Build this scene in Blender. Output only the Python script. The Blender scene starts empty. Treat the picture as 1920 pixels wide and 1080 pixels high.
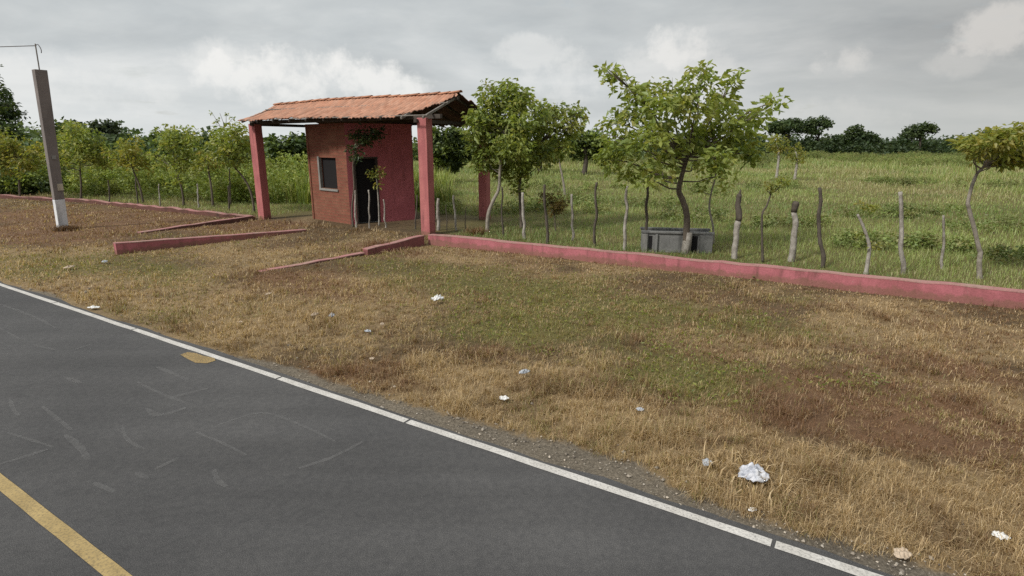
import bpy, math, random
import numpy as np
from mathutils import Vector
R = math.radians
rnd = random.Random(11)
rng = np.random.default_rng(5)
scene = bpy.context.scene
col = scene.collection

# ------------------------------------------------------------------ camera model (used to measure the place)
F, HOR, CH = 1080.0, 265.0, 2.5
PITCH = math.atan((540 - HOR) / F)
CP, SP = math.cos(PITCH), math.sin(PITCH)

def ray(px, py):
    cx, cy = px - 960.0, py - 540.0
    return np.array([cx, F * CP - cy * SP, -(F * SP + cy * CP)])

def gp(px, py, z=0.0):                      # the point of the ground seen there
    r = ray(px, py)
    return np.array([0, 0, CH]) + r * ((z - CH) / r[2])

def ap(px, py, Y):                          # the point seen there at forward distance Y
    r = ray(px, py)
    return np.array([0, 0, CH]) + r * (Y / r[1])

def pxm(Y):                                 # metres per photo pixel at forward distance Y
    return Y / F * 1.03

cam = bpy.data.cameras.new('camera')
cam.sensor_width = 36.0
cam.lens = F / 1920 * 36.0
cam.clip_start, cam.clip_end = 0.05, 5000
cam_o = bpy.data.objects.new('camera', cam)
col.objects.link(cam_o)
cam_o.location = (0, 0, CH)
cam_o.rotation_euler = (R(90) - PITCH, 0, 0)
scene.camera = cam_o

# ------------------------------------------------------------------ numpy noise
_tab = rng.random((256, 256))
def vnoise(x, y, s=1.0, o=0):
    x = np.asarray(x) / s + 37.3 * o + 1000; y = np.asarray(y) / s + 91.7 * o + 1000
    xi, yi = np.floor(x).astype(int), np.floor(y).astype(int)
    fx, fy = x - xi, y - yi
    fx, fy = fx * fx * (3 - 2 * fx), fy * fy * (3 - 2 * fy)
    T = lambda a, b: _tab[a & 255, b & 255]
    return (T(xi, yi) * (1 - fx) + T(xi + 1, yi) * fx) * (1 - fy) + (T(xi, yi + 1) * (1 - fx) + T(xi + 1, yi + 1) * fx) * fy
def fbm(x, y, s=1.0, o=0, n=4):
    t = 0; a = .5; w = 0
    for i in range(n):
        t = t + a * vnoise(x, y, s / 2 ** i, o + 7 * i); w += a; a *= .55
    return t / w

# ------------------------------------------------------------------ object helpers
def tag(o, label=None, cat=None, group=None, kind=None):
    if label: o['label'] = label
    if cat: o['category'] = cat
    if group: o['group'] = group
    if kind: o['kind'] = kind
    return o

def empty(name, loc, label=None, cat=None, group=None):
    o = bpy.data.objects.new(name, None)
    o.empty_display_size = .2
    o.location = loc
    col.objects.link(o)
    return tag(o, label, cat, group)

def mesh_np(name, V, polys_v, sizes, mat, parent=None, colr=None, smooth=False, uv=None):
    """V (n,3) world; polys_v flat loop indices; sizes loops per face; colr per-vertex rgb"""
    V = np.asarray(V, dtype=np.float64)
    off = np.zeros(3)
    if parent is not None:
        q = parent
        while q is not None:
            off += np.array(q.location); q = q.parent
    me = bpy.data.meshes.new(name)
    polys_v = np.asarray(polys_v, dtype=np.int32); sizes = np.asarray(sizes, dtype=np.int32)
    me.vertices.add(len(V)); me.vertices.foreach_set('co', (V - off).astype(np.float32).ravel())
    me.loops.add(len(polys_v)); me.loops.foreach_set('vertex_index', polys_v)
    me.polygons.add(len(sizes))
    st = np.zeros(len(sizes), dtype=np.int32); st[1:] = np.cumsum(sizes)[:-1]
    me.polygons.foreach_set('loop_start', st)
    me.update(calc_edges=True)
    me.validate()
    if colr is not None:
        at = me.color_attributes.new('Col', 'FLOAT_COLOR', 'POINT')
        c = np.ones((len(V), 4), dtype=np.float32); c[:, :np.asarray(colr).shape[1]] = colr
        at.data.foreach_set('color', c.ravel())
    me.polygons.foreach_set('use_smooth', np.full(len(sizes), bool(smooth)))
    me.materials.append(mat)
    o = bpy.data.objects.new(name, me)
    col.objects.link(o)
    if parent is not None: o.parent = parent
    return o

class MB:
    def __init__(s): s.v = []; s.f = []
    def add(s, vs, fs):
        b = len(s.v)
        s.v += [tuple(map(float, v)) for v in vs]
        s.f += [tuple(i + b for i in f) for f in fs]
        return s
    def box(s, o, ax, ay, az):               # corner + three edge vectors
        o, ax, ay, az = map(np.asarray, (o, ax, ay, az))
        vs = [o, o + ax, o + ax + ay, o + ay]; vs += [v + az for v in vs]
        f = [(3, 2, 1, 0), (4, 5, 6, 7), (0, 1, 5, 4), (1, 2, 6, 5), (2, 3, 7, 6), (3, 0, 4, 7)]
        if np.dot(np.cross(ax, ay), az) < 0: f = [t[::-1] for t in f]
        return s.add(vs, f)
    def tube(s, pts, rad, seg=8, rough=0.0, cap=True):
        pts = [np.asarray(p, float) for p in pts]
        n = len(pts)
        if not hasattr(rad, '__len__'): rad = [rad] * n
        up = np.array([.31, .95, .05]); rings = []
        for i, p in enumerate(pts):
            t = pts[min(i + 1, n - 1)] - pts[max(i - 1, 0)]
            t = t / (np.linalg.norm(t) + 1e-9)
            a = np.cross(t, up); a /= np.linalg.norm(a) + 1e-9
            b = np.cross(t, a)
            ring = []
            for k in range(seg):
                th = 2 * math.pi * k / seg
                r = rad[i] * (1 + rough * rnd.uniform(-1, 1))
                ring.append(p + (a * math.cos(th) + b * math.sin(th)) * r)
            rings.append(ring)
        vs = [v for r in rings for v in r]; fs = []
        for i in range(n - 1):
            for k in range(seg):
                k2 = (k + 1) % seg
                fs.append((i * seg + k, i * seg + k2, (i + 1) * seg + k2, (i + 1) * seg + k))
        if cap:
            fs.append(tuple(range(seg - 1, -1, -1))); fs.append(tuple((n - 1) * seg + k for k in range(seg)))
        return s.add(vs, fs)
    def build(s, name, mat, parent=None, smooth=False, bevel=0):
        fl = [i for f in s.f for i in f]
        o = mesh_np(name, np.array(s.v), fl, [len(f) for f in s.f], mat, parent, smooth=smooth)
        if bevel:
            m = o.modifiers.new('bevel', 'BEVEL'); m.width = bevel; m.segments = 2; m.limit_method = 'ANGLE'
        return o

def smooth_path(pts, n=6):
    pts = [np.asarray(p, float) for p in pts]
    out = []
    for i in range(len(pts) - 1):
        p0, p1, p2, p3 = pts[max(i - 1, 0)], pts[i], pts[i + 1], pts[min(i + 2, len(pts) - 1)]
        for k in range(n):
            t = k / n
            out.append(.5 * (2 * p1 + (p2 - p0) * t + (2 * p0 - 5 * p1 + 4 * p2 - p3) * t * t + (3 * p1 - p0 - 3 * p2 + p3) * t ** 3))
    out.append(pts[-1])
    return out

# ------------------------------------------------------------------ materials
class NT:
    def __init__(s, name):
        s.m = bpy.data.materials.new(name); s.m.use_nodes = True
        s.t = s.m.node_tree; s.b = s.t.nodes['Principled BSDF']
        s.out = s.t.nodes['Material Output']
        s.b.inputs['Specular IOR Level'].default_value = .25
    def n(s, typ, **kw):
        nd = s.t.nodes.new(typ)
        for k, v in kw.items():
            if k.startswith('i_'): nd.inputs[k[2:].replace('_', ' ')].default_value = v
            else: setattr(nd, k, v)
        return nd
    def l(s, a, b): s.t.links.new(a, b)
    def noise(s, scale, detail=4, rough=.6, vec=None, dist=0):
        nd = s.n('ShaderNodeTexNoise'); nd.inputs['Scale'].default_value = scale
        nd.inputs['Detail'].default_value = detail; nd.inputs['Roughness'].default_value = rough
        nd.inputs['Distortion'].default_value = dist
        s.l(vec if vec else s.obj(), nd.inputs['Vector']); return nd.outputs['Fac']
    def obj(s):
        if not hasattr(s, '_tc'): s._tc = s.n('ShaderNodeTexCoord')
        return s._tc.outputs['Object']
    def mapping(s, sc, rot=(0, 0, 0), vec=None):
        m = s.n('ShaderNodeMapping'); m.inputs['Scale'].default_value = sc; m.inputs['Rotation'].default_value = rot
        s.l(vec if vec else s.obj(), m.inputs['Vector']); return m.outputs['Vector']
    def ramp(s, fac, stops):
        r = s.n('ShaderNodeValToRGB'); cr = r.color_ramp
        while len(cr.elements) < len(stops): cr.elements.new(.5)
        for e, (p, c) in zip(cr.elements, stops):
            e.position = p; e.color = (*c, 1) if len(c) == 3 else c
        s.l(fac, r.inputs['Fac']); return r.outputs['Color']
    def mix(s, fac, a, b, mode='MIX'):
        m = s.n('ShaderNodeMix', data_type='RGBA', blend_type=mode)
        for k, v in ((0, fac), (6, a), (7, b)):
            if isinstance(v, (int, float)): m.inputs[k].default_value = v
            elif isinstance(v, tuple): m.inputs[k].default_value = (*v, 1)
            else: s.l(v, m.inputs[k])
        return m.outputs[2]
    def math(s, op, a, b=None):
        m = s.n('ShaderNodeMath', operation=op)
        for k, v in ((0, a), (1, b)):
            if v is None: continue
            if isinstance(v, (int, float)): m.inputs[k].default_value = v
            else: s.l(v, m.inputs[k])
        return m.outputs[0]
    def bump(s, h, strength=.5, dist=.02):
        b = s.n('ShaderNodeBump'); b.inputs['Strength'].default_value = strength; b.inputs['Distance'].default_value = dist
        s.l(h, b.inputs['Height']); s.l(b.outputs['Normal'], s.b.inputs['Normal'])
    def done(s, colr, rough=.9):
        if isinstance(colr, tuple): s.b.inputs['Base Color'].default_value = (*colr, 1)
        else: s.l(colr, s.b.inputs['Base Color'])
        s.b.inputs['Roughness'].default_value = rough
        return s.m

def attr_mat(name, transl=.3, jitter=.25, tcol=(1.25, 1.2, .6)):
    """colour per leaf or blade from the attribute, part of the light comes through"""
    n = NT(name)
    a = n.n('ShaderNodeAttribute', attribute_name='Col')
    c = a.outputs['Color']
    n.t.nodes.remove(n.b)
    d = n.n('ShaderNodeBsdfDiffuse'); t = n.n('ShaderNodeBsdfTranslucent'); g = n.n('ShaderNodeBsdfGlossy')
    g.inputs['Roughness'].default_value = .5; g.inputs['Color'].default_value = (.6, .65, .6, 1)
    n.l(c, d.inputs['Color']); n.l(n.mix(1.0, c, tcol, 'MULTIPLY'), t.inputs['Color'])
    m = n.n('ShaderNodeMixShader'); m.inputs[0].default_value = transl
    n.l(d.outputs[0], m.inputs[1]); n.l(t.outputs[0], m.inputs[2])
    m2 = n.n('ShaderNodeMixShader'); m2.inputs[0].default_value = .04
    n.l(m.outputs[0], m2.inputs[1]); n.l(g.outputs[0], m2.inputs[2])
    n.l(m2.outputs[0], n.out.inputs['Surface'])
    return n.m

M = {}
def mk_materials():
    # ground: colour attribute = straw / green / red soil weights, alpha-like gravel in a second attribute
    n = NT('ground_soil')
    a = n.n('ShaderNodeAttribute', attribute_name='Col')
    sep = n.n('ShaderNodeSeparateColor'); n.l(a.outputs['Color'], sep.inputs[0])
    n1, n2, n3 = n.noise(7, 8, .7), n.noise(45, 6, .75), n.noise(1.1, 5, .6)
    soil = n.ramp(n2, [(.3, (.045, .030, .016)), (.55, (.12, .082, .044)), (.75, (.25, .185, .11))])
    straw = n.ramp(n2, [(.3, (.13, .09, .046)), (.6, (.29, .21, .118)), (.8, (.45, .345, .205))])
    green = n.ramp(n2, [(.3, (.075, .062, .024)), (.6, (.145, .130, .046)), (.8, (.24, .205, .085))])
    red = n.ramp(n2, [(.3, (.085, .046, .025)), (.6, (.18, .104, .058)), (.8, (.28, .18, .11))])
    grav = n.ramp(n2, [(.3, (.060, .050, .040)), (.5, (.15, .128, .10)), (.75, (.30, .26, .21))])
    def w(ch, lo=.35, hi=.65):
        s = n.math('ADD', ch, n.math('MULTIPLY', n.math('SUBTRACT', n1, .5), .9))
        mr = n.n('ShaderNodeMapRange', interpolation_type='SMOOTHSTEP'); mr.inputs[1].default_value = lo; mr.inputs[2].default_value = hi
        n.l(s, mr.inputs[0]); return mr.outputs[0]
    c = n.mix(w(sep.outputs[0]), soil, straw)
    c = n.mix(w(sep.outputs[2], .3, .8), c, red)
    c = n.mix(w(sep.outputs[1], .25, .85), c, green)
    c = n.mix(w(a.outputs['Alpha']), c, grav)
    c = n.mix(1.0, c, n.ramp(n3, [(.25, (.70, .70, .70)), (.75, (1.15, 1.12, 1.05))]), 'MULTIPLY')
    n.bump(n2, .7, .03)
    M['ground'] = n.done(c, .95)

    n = NT('worn_asphalt')
    f, mid, big = n.noise(210, 3, .7), n.noise(22, 5, .65), n.noise(.45, 4, .55)
    c = n.ramp(f, [(.30, (.022, .022, .023)), (.52, (.068, .067, .067)), (.72, (.19, .186, .18))])
    c = n.mix(1.0, c, n.ramp(mid, [(.3, (.82, .82, .83)), (.7, (1.14, 1.13, 1.12))]), 'MULTIPLY')
    c = n.mix(1.0, c, n.ramp(big, [(.3, (.80, .80, .81)), (.7, (1.22, 1.21, 1.2))]), 'MULTIPLY')
    lane = n.noise(1.6, 3, .5, n.mapping((.06, 1.5, 1), (0, 0, -math.atan2(-.535, .845))))
    c = n.mix(1.0, c, n.ramp(lane, [(.3, (.88, .88, .88)), (.7, (1.1, 1.1, 1.1))]), 'MULTIPLY')
    n.bump(f, .5, .006)
    M['asphalt'] = n.done(c, .85)

    def paint(key, base, dirt, lo=.42, hi=.62):
        n = NT(key.replace(' ', '_'))
        f, g = n.noise(60, 6, .75), n.noise(5, 5, .6)
        c = n.mix(n.ramp(f, [(lo, (0, 0, 0)), (hi, (1, 1, 1))]), base, dirt)
        c = n.mix(1.0, c, n.ramp(g, [(.3, (.78, .77, .75)), (.7, (1.05, 1.05, 1.05))]), 'MULTIPLY')
        n.bump(f, .3, .004)
        M[key] = n.done(c, .8)
    paint('white road paint', (.54, .52, .49), (.17, .165, .16), .48, .70)
    paint('yellow road paint', (.38, .28, .125), (.14, .115, .075), .46, .70)
    paint('old yellow patch', (.44, .30, .11), (.115, .095, .065), .36, .60)

    n = NT('faded_scuff')                       # pale worn marks, the asphalt shows through
    f = n.noise(14, 7, .78)
    tr = n.n('ShaderNodeBsdfTransparent'); mx = n.n('ShaderNodeMixShader')
    fac = n.math('MULTIPLY', n.ramp(f, [(.30, (0, 0, 0)), (.80, (1, 1, 1))]), .36)
    n.l(fac, mx.inputs[0]); n.l(tr.outputs[0], mx.inputs[1]); n.l(n.b.outputs[0], mx.inputs[2]); n.l(mx.outputs[0], n.out.inputs['Surface'])
    M['scuff'] = n.done((.24, .235, .23), .9)

    def rough_paint(key, base, stain, dark, streak=True, sc=1.0, mud=False):
        n = NT(key.replace(' ', '_'))
        f, g, b = n.noise(38, 6, .7), n.noise(2.6 * sc, 6, .65, dist=.6), n.noise(1.1, 4, .6, n.mapping((5, 5, .7)))
        c = n.mix(n.ramp(g, [(.42, (0, 0, 0)), (.66, (1, 1, 1))]), base, stain)
        if streak: c = n.mix(n.ramp(b, [(.54, (0, 0, 0)), (.72, (.85, .85, .85))]), c, dark)
        if mud:
            xyz = n.n('ShaderNodeSeparateXYZ'); n.l(n.obj(), xyz.inputs[0])
            j = n.n('ShaderNodeTexNoise'); j.inputs['Scale'].default_value = 1.0; j.inputs['Detail'].default_value = 3
            n.l(n.mapping((1.9, 1.9, .25)), j.inputs['Vector'])
            c = n.mix(n.ramp(j.outputs['Fac'], [(.36, (.85, .85, .85)), (.45, (0, 0, 0))]), c, stain)
            hgt = n.math('SUBTRACT', xyz.outputs[2], n.math('MULTIPLY', n.noise(5.5, 6, .8), .34))
            mr = n.n('ShaderNodeMapRange', interpolation_type='SMOOTHSTEP'); mr.inputs[1].default_value = -.03; mr.inputs[2].default_value = -.10; mr.inputs[4].default_value = .6
            n.l(hgt, mr.inputs[0]); c = n.mix(mr.outputs[0], c, (.17, .10, .065))
            c = n.mix(n.ramp(n.noise(16, 5, .75), [(.64, (0, 0, 0)), (.70, (.8, .8, .8))]), c, (.34, .26, .22))
        c = n.mix(1.0, c, n.ramp(f, [(.3, (.80, .80, .80)), (.7, (1.12, 1.12, 1.12))]), 'MULTIPLY')
        n.bump(f, .5, .01)
        M[key] = n.done(c, .92)
    rough_paint('pink paint', (.40, .135, .155), (.31, .105, .115), (.155, .066, .062), mud=True)
    rough_paint('pink column paint', (.42, .150, .145), (.34, .112, .115), (.20, .075, .075), sc=.6, mud=True)
    rough_paint('maroon wall paint', (.50, .150, .175), (.40, .115, .135), (.24, .075, .085), sc=.5)
    rough_paint('dull maroon paint', (.23, .085, .085), (.17, .066, .062), (.10, .05, .042))
    rough_paint('bare cap', (.35, .165, .160), (.33, .215, .18), (.20, .115, .10))
    rough_paint('old wall paint', (.135, .062, .050), (.095, .048, .038), (.06, .034, .028))
    rough_paint('grey concrete', (.25, .245, .23), (.17, .165, .155), (.085, .085, .08))
    rough_paint('old trough concrete', (.19, .19, .185), (.13, .13, .127), (.055, .055, .053), sc=2)
    rough_paint('pole concrete', (.20, .175, .165), (.155, .137, .13), (.095, .085, .082), sc=.5)
    rough_paint('whitewash', (.66, .67, .69), (.50, .51, .53), (.25, .25, .26))
    rough_paint('wood timber', (.075, .062, .052), (.050, .042, .036), (.030, .025, .022))
    rough_paint('grey timber', (.21, .19, .17), (.14, .125, .11), (.08, .07, .06))
    rough_paint('pale tag', (.50, .45, .36), (.40, .36, .28), (.25, .21, .17))
    rough_paint('bark', (.130, .108, .085), (.088, .070, .054), (.045, .036, .028), sc=3)
    rough_paint('pale bark', (.30, .27, .23), (.19, .165, .135), (.085, .07, .056), sc=3)
    rough_paint('dark post', (.100, .084, .068), (.066, .054, .044), (.034, .028, .023), sc=3)
    rough_paint('pale post', (.36, .335, .30), (.20, .178, .15), (.095, .08, .066), sc=3)
    rough_paint('litter white', (.72, .72, .71), (.60, .60, .59), (.42, .41, .40), sc=4)
    rough_paint('litter grey', (.40, .42, .45), (.27, .29, .32), (.15, .16, .18), sc=6)
    rough_paint('litter tan', (.50, .40, .30), (.38, .30, .22), (.25, .2, .15), sc=4)
    rough_paint('litter clear', (.55, .56, .60), (.26, .28, .33), (.75, .74, .74), sc=9)
    M['void'] = NT('unlit_opening').done((.012, .011, .012), .9)  # near-black colour standing in for the darkness inside openings
    M['wire'] = NT('dull_cable').done((.10, .09, .09), .7)

    # brick: courses follow the wall because the hut is drawn in its own frame (uv-like object coords)
    n = NT('red_brick')
    tc = n.n('ShaderNodeUVMap')
    br = n.n('ShaderNodeTexBrick'); br.inputs['Scale'].default_value = 1.0
    br.inputs['Brick Width'].default_value = .27; br.inputs['Row Height'].default_value = .095; br.inputs['Mortar Size'].default_value = .012
    br.inputs['Color1'].default_value = (.225, .082, .054, 1); br.inputs['Color2'].default_value = (.165, .058, .040, 1); br.inputs['Mortar'].default_value = (.17, .085, .052, 1)
    n.l(tc.outputs[0], br.inputs['Vector'])
    g, f = n.noise(1.5, 5, .65, dist=.5), n.noise(30, 5, .7)
    c = n.mix(n.ramp(g, [(.48, (0, 0, 0)), (.75, (.7, .7, .7))]), br.outputs['Color'], (.25, .125, .08))
    c = n.mix(1.0, c, n.ramp(f, [(.3, (.78, .78, .78)), (.7, (1.15, 1.15, 1.15))]), 'MULTIPLY')
    n.bump(n.math('ADD', n.math('MULTIPLY', br.outputs['Fac'], -.6), f), .5, .012)
    M['brick'] = n.done(c, .92)

    n = NT('clay_tile')
    a = n.n('ShaderNodeAttribute', attribute_name='Col')
    f, g = n.noise(26, 5, .7), n.noise(1.8, 5, .65)
    c = n.mix(1.0, a.outputs['Color'], n.ramp(f, [(.3, (.72, .72, .74)), (.7, (1.14, 1.12, 1.1))]), 'MULTIPLY')
    c = n.mix(n.ramp(g, [(.55, (0, 0, 0)), (.8, (.6, .6, .6))]), c, (.30, .20, .15))
    n.bump(f, .4, .008)
    M['tile'] = n.done(c, .9)

    n = NT('loose_stone'); a = n.n('ShaderNodeAttribute', attribute_name='Col'); M['stone'] = n.done(n.mix(1.0, a.outputs['Color'], n.ramp(n.noise(300, 3), [(.3, (.8, .8, .8)), (.7, (1.1, 1.1, 1.1))]), 'MULTIPLY'), .95)
    M['grass'] = attr_mat('grass_blades', .38)
    M['leaf'] = attr_mat('leaf_green', .52)
    M['far_leaf'] = attr_mat('far_foliage', .35)
mk_materials()

# ------------------------------------------------------------------ layout
A, B, C = gp(490, 411), gp(798, 441), gp(905, 413)         # column feet
EL, GL = np.linalg.norm(A - B), np.linalg.norm(C - B)
e, g = (A - B) / EL, (C - B) / GL
Dv = np.array([-.84494, .53486, 0]); Nv = np.array([.53486, .84494, 0])   # along the road / across it
V_EDGE, V_MID = 3.555, 1.185
Z = np.array([0, 0, 1.0])
wall_r0, wall_r1 = gp(806, 457), gp(1920, 580)
wdir = (wall_r1 - wall_r0); wdir /= np.linalg.norm(wdir)
def behind_wall(x, y):                                       # metres beyond the wall line
    return (x - B[0]) * (-wdir[1]) + (y - B[1]) * wdir[0]
def uv_of(x, y): return x * Dv[0] + y * Dv[1], x * Nv[0] + y * Nv[1]

def blob(x, y, px, py, r, stretch=1.0):
    c = gp(px, py); du = (x - c[0]) * Dv[0] + (y - c[1]) * Dv[1]; dv = (x - c[0]) * Nv[0] + (y - c[1]) * Nv[1]
    return np.exp(-((du / (r * stretch)) ** 2 + (dv / r) ** 2))
GREENS = [(900, 545, 1.1, 2.2), (1010, 520, 1.0, 2.0), (1350, 695, .55, 1.8), (1250, 720, .5, 1.5), (760, 500, 1.0, 1.6), (1230, 585, .8, 2.2), (1060, 570, .7, 2), (60, 490, 1.2, 2.5), (860, 620, .6, 1.5), (1450, 600, .6, 1.6), (300, 505, .8, 2.0), (1500, 560, .6, 1.6), (980, 610, .5, 2)]
REDS = [(1720, 770, .85, 1.8), (1600, 720, .6, 1.6), (1860, 830, .6, 1.4), (1480, 740, .45, 1.2), (120, 440, 1.6, 2.6), (40, 410, 2.5, 3), (250, 400, 2.0, 3), (700, 470, .8, 1.6), (540, 520, .7, 1.5), (640, 545, .6, 1.5), (400, 420, 1.2, 2), (1650, 660, .5, 1.8), (930, 660, .4, 1.4), (1130, 720, .35, 1.5), (1850, 700, .5, 2), (1560, 790, .45, 1.6)]
STRAWS = [(1100, 820, .5, 2), (1500, 900, .5, 1.5), (1800, 1000, .6, 1.6), (350, 560, .9, 3), (150, 520, 1.0, 3), (850, 730, .5, 2.2), (1750, 620, .7, 2.5), (600, 610, .6, 2), (1300, 800, .4, 1.2), (1900, 900, .5, 1.2), (1870, 640, .6, 2), (60, 530, 1, 2)]
def weights(x, y):
    u, v = uv_of(x, y); bw = behind_wall(x, y)
    k1, k2, k3 = fbm(x, y, 1.6, 1), fbm(x, y, 2.4, 2), fbm(x, y, 2.0, 3)
    st = .42 + (k1 - .5) * 1.3 + sum(.55 * blob(x, y, *q) for q in STRAWS)
    gr = .10 + (k2 - .5) * 1.1 + sum(.55 * blob(x, y, *q) for q in GREENS)
    rd = .22 + (k3 - .5) * 1.2 + sum(.48 * blob(x, y, *q) for q in REDS)
    inside = 1 / (1 + np.exp(-(bw - .35) * 6))
    st = st * (1 - inside) + inside * (.25 + (k1 - .5) * .9)
    gr = gr * (1 - inside) + inside * (.95 + (k2 - .5) * .3)
    rd = rd * (1 - inside) + inside * (-.2)
    court = np.exp(-(((x - (A + B)[0] / 2 - g[0] * 1.2) / 3.6) ** 2 + ((y - (A + B)[1] / 2 - g[1] * 1.2) / 2.6) ** 2))
    gr = gr - court * .9; rd = rd + court * .3
    edge = V_EDGE + .37 + (fbm(u, v, 1.3, 9) - .5) * .9 - np.clip(u - 3, 0, 4) * .08
    gv = np.clip((edge - v) / .25 + .5, 0, 1) * (v > 0)
    ed2 = V_MID - 2.4 - .45
    gv = np.maximum(gv, np.clip((v - ed2) / .25 + .5, 0, 1) * (v <= 0))
    return np.clip(st, 0, 1), np.clip(gr, 0, 1), np.clip(rd, 0, 1), gv

def build_ground():
    fu = np.concatenate([-np.geomspace(700, 14, 26), np.arange(-13, 34, .3), np.geomspace(34.5, 700, 26)])
    fv = np.concatenate([-np.geomspace(700, 4, 26), np.arange(-3.5, 2.5, 1.5), np.arange(2.8, 30, .3), np.geomspace(30.5, 900, 30)])
    U, Vv = np.meshgrid(fu, fv, indexing='ij')
    X = U * Dv[0] + Vv * Nv[0]; Y = U * Dv[1] + Vv * Nv[1]
    st, gr, rd, gv = weights(X, Y)
    h = (fbm(X, Y, 2.2, 5) - .5) * .09 * np.clip((Vv - V_EDGE - .3) / 1.5, 0, 1) * np.clip((60 - np.hypot(X, Y)) / 40, 0, 1)
    h = h - .012 * np.clip((Vv - V_EDGE) / .3, 0, 1)
    nu, nv = U.shape
    P = np.stack([X, Y, h], -1).reshape(-1, 3)
    i = np.arange(nu * nv).reshape(nu, nv)
    q = np.stack([i[:-1, :-1], i[1:, :-1], i[1:, 1:], i[:-1, 1:]], -1).reshape(-1, 4)
    # normal must point up
    a, b, c = P[q[0, 0]], P[q[0, 1]], P[q[0, 2]]
    if np.cross(b - a, c - a)[2] < 0: q = q[:, ::-1]
    o = mesh_np('ground', P, q.ravel(), np.full(len(q), 4), M['ground'], colr=np.stack([st, gr, rd, gv], -1).reshape(-1, 4), smooth=True)
    tag(o, kind='structure')
build_ground()
def gz(x, y):
    _, v = uv_of(x, y)
    return float((fbm(x, y, 2.2, 5) - .5) * .09 * np.clip((v - V_EDGE - .3) / 1.5, 0, 1) * np.clip((60 - math.hypot(x, y)) / 40, 0, 1))
def rd_pt(u, v, z): return Dv * u + Nv * v + Z * z

def strip(us, vs0, vs1, z, name, mat, parent=None):
    mb = MB()
    V = []; Fc = []
    for u, a, b in zip(us, vs0, vs1): V += [rd_pt(u, a, z), rd_pt(u, b, z)]
    for k in range(len(us) - 1):
        Fc.append((2 * k + 1, 2 * k, 2 * k + 2, 2 * k + 3))
    n_ = np.cross(V[Fc[0][1]] - V[Fc[0][0]], V[Fc[0][2]] - V[Fc[0][0]])
    if n_[2] < 0: Fc = [f[::-1] for f in Fc]
    mb.add(V, Fc)
    return mb.build(name, mat, parent)

us = np.concatenate([np.linspace(-400, -12, 20), np.arange(-11, 40, .25), np.linspace(41, 500, 30)])
wob = lambda o, amp: (fbm(us, us * 0 + o, .9, o, 3) - .5) * amp
road = strip(us, np.full(len(us), V_MID - 2.42) + wob(3, .06), np.full(len(us), V_EDGE + .10) + wob(2, .14), .014, 'road', M['asphalt'])
tag(road, kind='structure')
# edge line in lengths, with the dark joints the photo shows
brk = sorted(float(gp(px, py)[:2] @ Dv[:2]) for px, py in ((105, 569), (253, 619), (524, 711), (1450, 1022), (760, 795)))
cuts = [-400.0] + brk + [500.0]
for a, b in zip(cuts[:-1], cuts[1:]):
    uu = np.concatenate([[a + .012], np.arange(math.ceil(max(a, -14) * 3) / 3 + .04, min(b, 40) - .03, .3333), [b - .012]])
    w1 = (fbm(uu, uu * 0, .35, 21, 3) - .5) * .022; w2 = (fbm(uu, uu * 0, .35, 22, 3) - .5) * .022
    strip(uu, V_EDGE - .038 + w1, V_EDGE + .038 + w2, .018, 'edge_line', M['white road paint'], road)
uu = np.concatenate([[-400], np.arange(-12, 40, .3), [500]])
strip(uu, V_MID - .046 + (fbm(uu, uu * 0, .3, 31, 3) - .5) * .014, V_MID + .045 + (fbm(uu, uu * 0, .3, 32, 3) - .5) * .014, .018, 'centre_line', M['yellow road paint'], road)
def flat_poly(pix, z, name, mat, parent):
    P = [gp(x, y, z) for x, y in pix]
    nrm = sum(np.cross(P[i], P[(i + 1) % len(P)]) for i in range(len(P)))
    if nrm[2] < 0: P = P[::-1]
    return MB().add(P, [tuple(range(len(P)))]).build(name, mat, parent)
flat_poly([(338, 665), (352, 660), (368, 662), (381, 667), (402, 671), (404, 676), (388, 681), (366, 680), (352, 673)], .018, 'yellow_patch', M['old yellow patch'], road)
# ghost marks left on the asphalt
SC = [[(0, 570), (60, 592), (103, 614)], [(0, 615), (38, 636)], [(62, 646), (105, 656)], [(140, 655), (172, 645)], [(120, 706), (152, 718)],
      [(258, 716), (300, 737), (352, 757)], [(295, 688), (352, 712)], [(18, 748), (26, 768), (36, 780)], [(80, 762), (108, 785), (134, 806)],
      [(122, 815), (150, 838), (166, 862)], [(5, 808), (50, 822), (100, 838)], [(230, 800), (240, 825), (272, 842)], [(368, 810), (420, 832), (462, 853)],
      [(410, 796), (490, 774), (560, 795), (630, 828)], [(350, 764), (300, 778), (275, 766)], [(402, 880), (408, 900), (425, 912)], [(290, 880), (335, 858)], [(0, 870), (40, 858), (90, 842)], [(255, 885), (278, 898)], [(560, 878), (620, 858), (680, 828)], [(320, 745), (390, 728)], [(175, 905), (215, 922)]]
for s_ in SC:
    P = smooth_path([gp(x, y, .019) for x, y in s_], 5)
    V = []; wid = rnd.uniform(.013, .030)
    for i, p_ in enumerate(P):
        t = P[min(i + 1, len(P) - 1)] - P[max(i - 1, 0)]; t /= np.linalg.norm(t); sd = np.array([-t[1], t[0], 0])
        w_ = wid * (.45 + .55 * math.sin(math.pi * (i + .5) / len(P))) * rnd.uniform(.8, 1.2)
        V += [p_ + sd * w_, p_ - sd * w_]
    MB().add(V, [(2 * k, 2 * k + 1, 2 * k + 3, 2 * k + 2) for k in range(len(P) - 1)]).build('road_scuff', M['scuff'], road)

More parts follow.
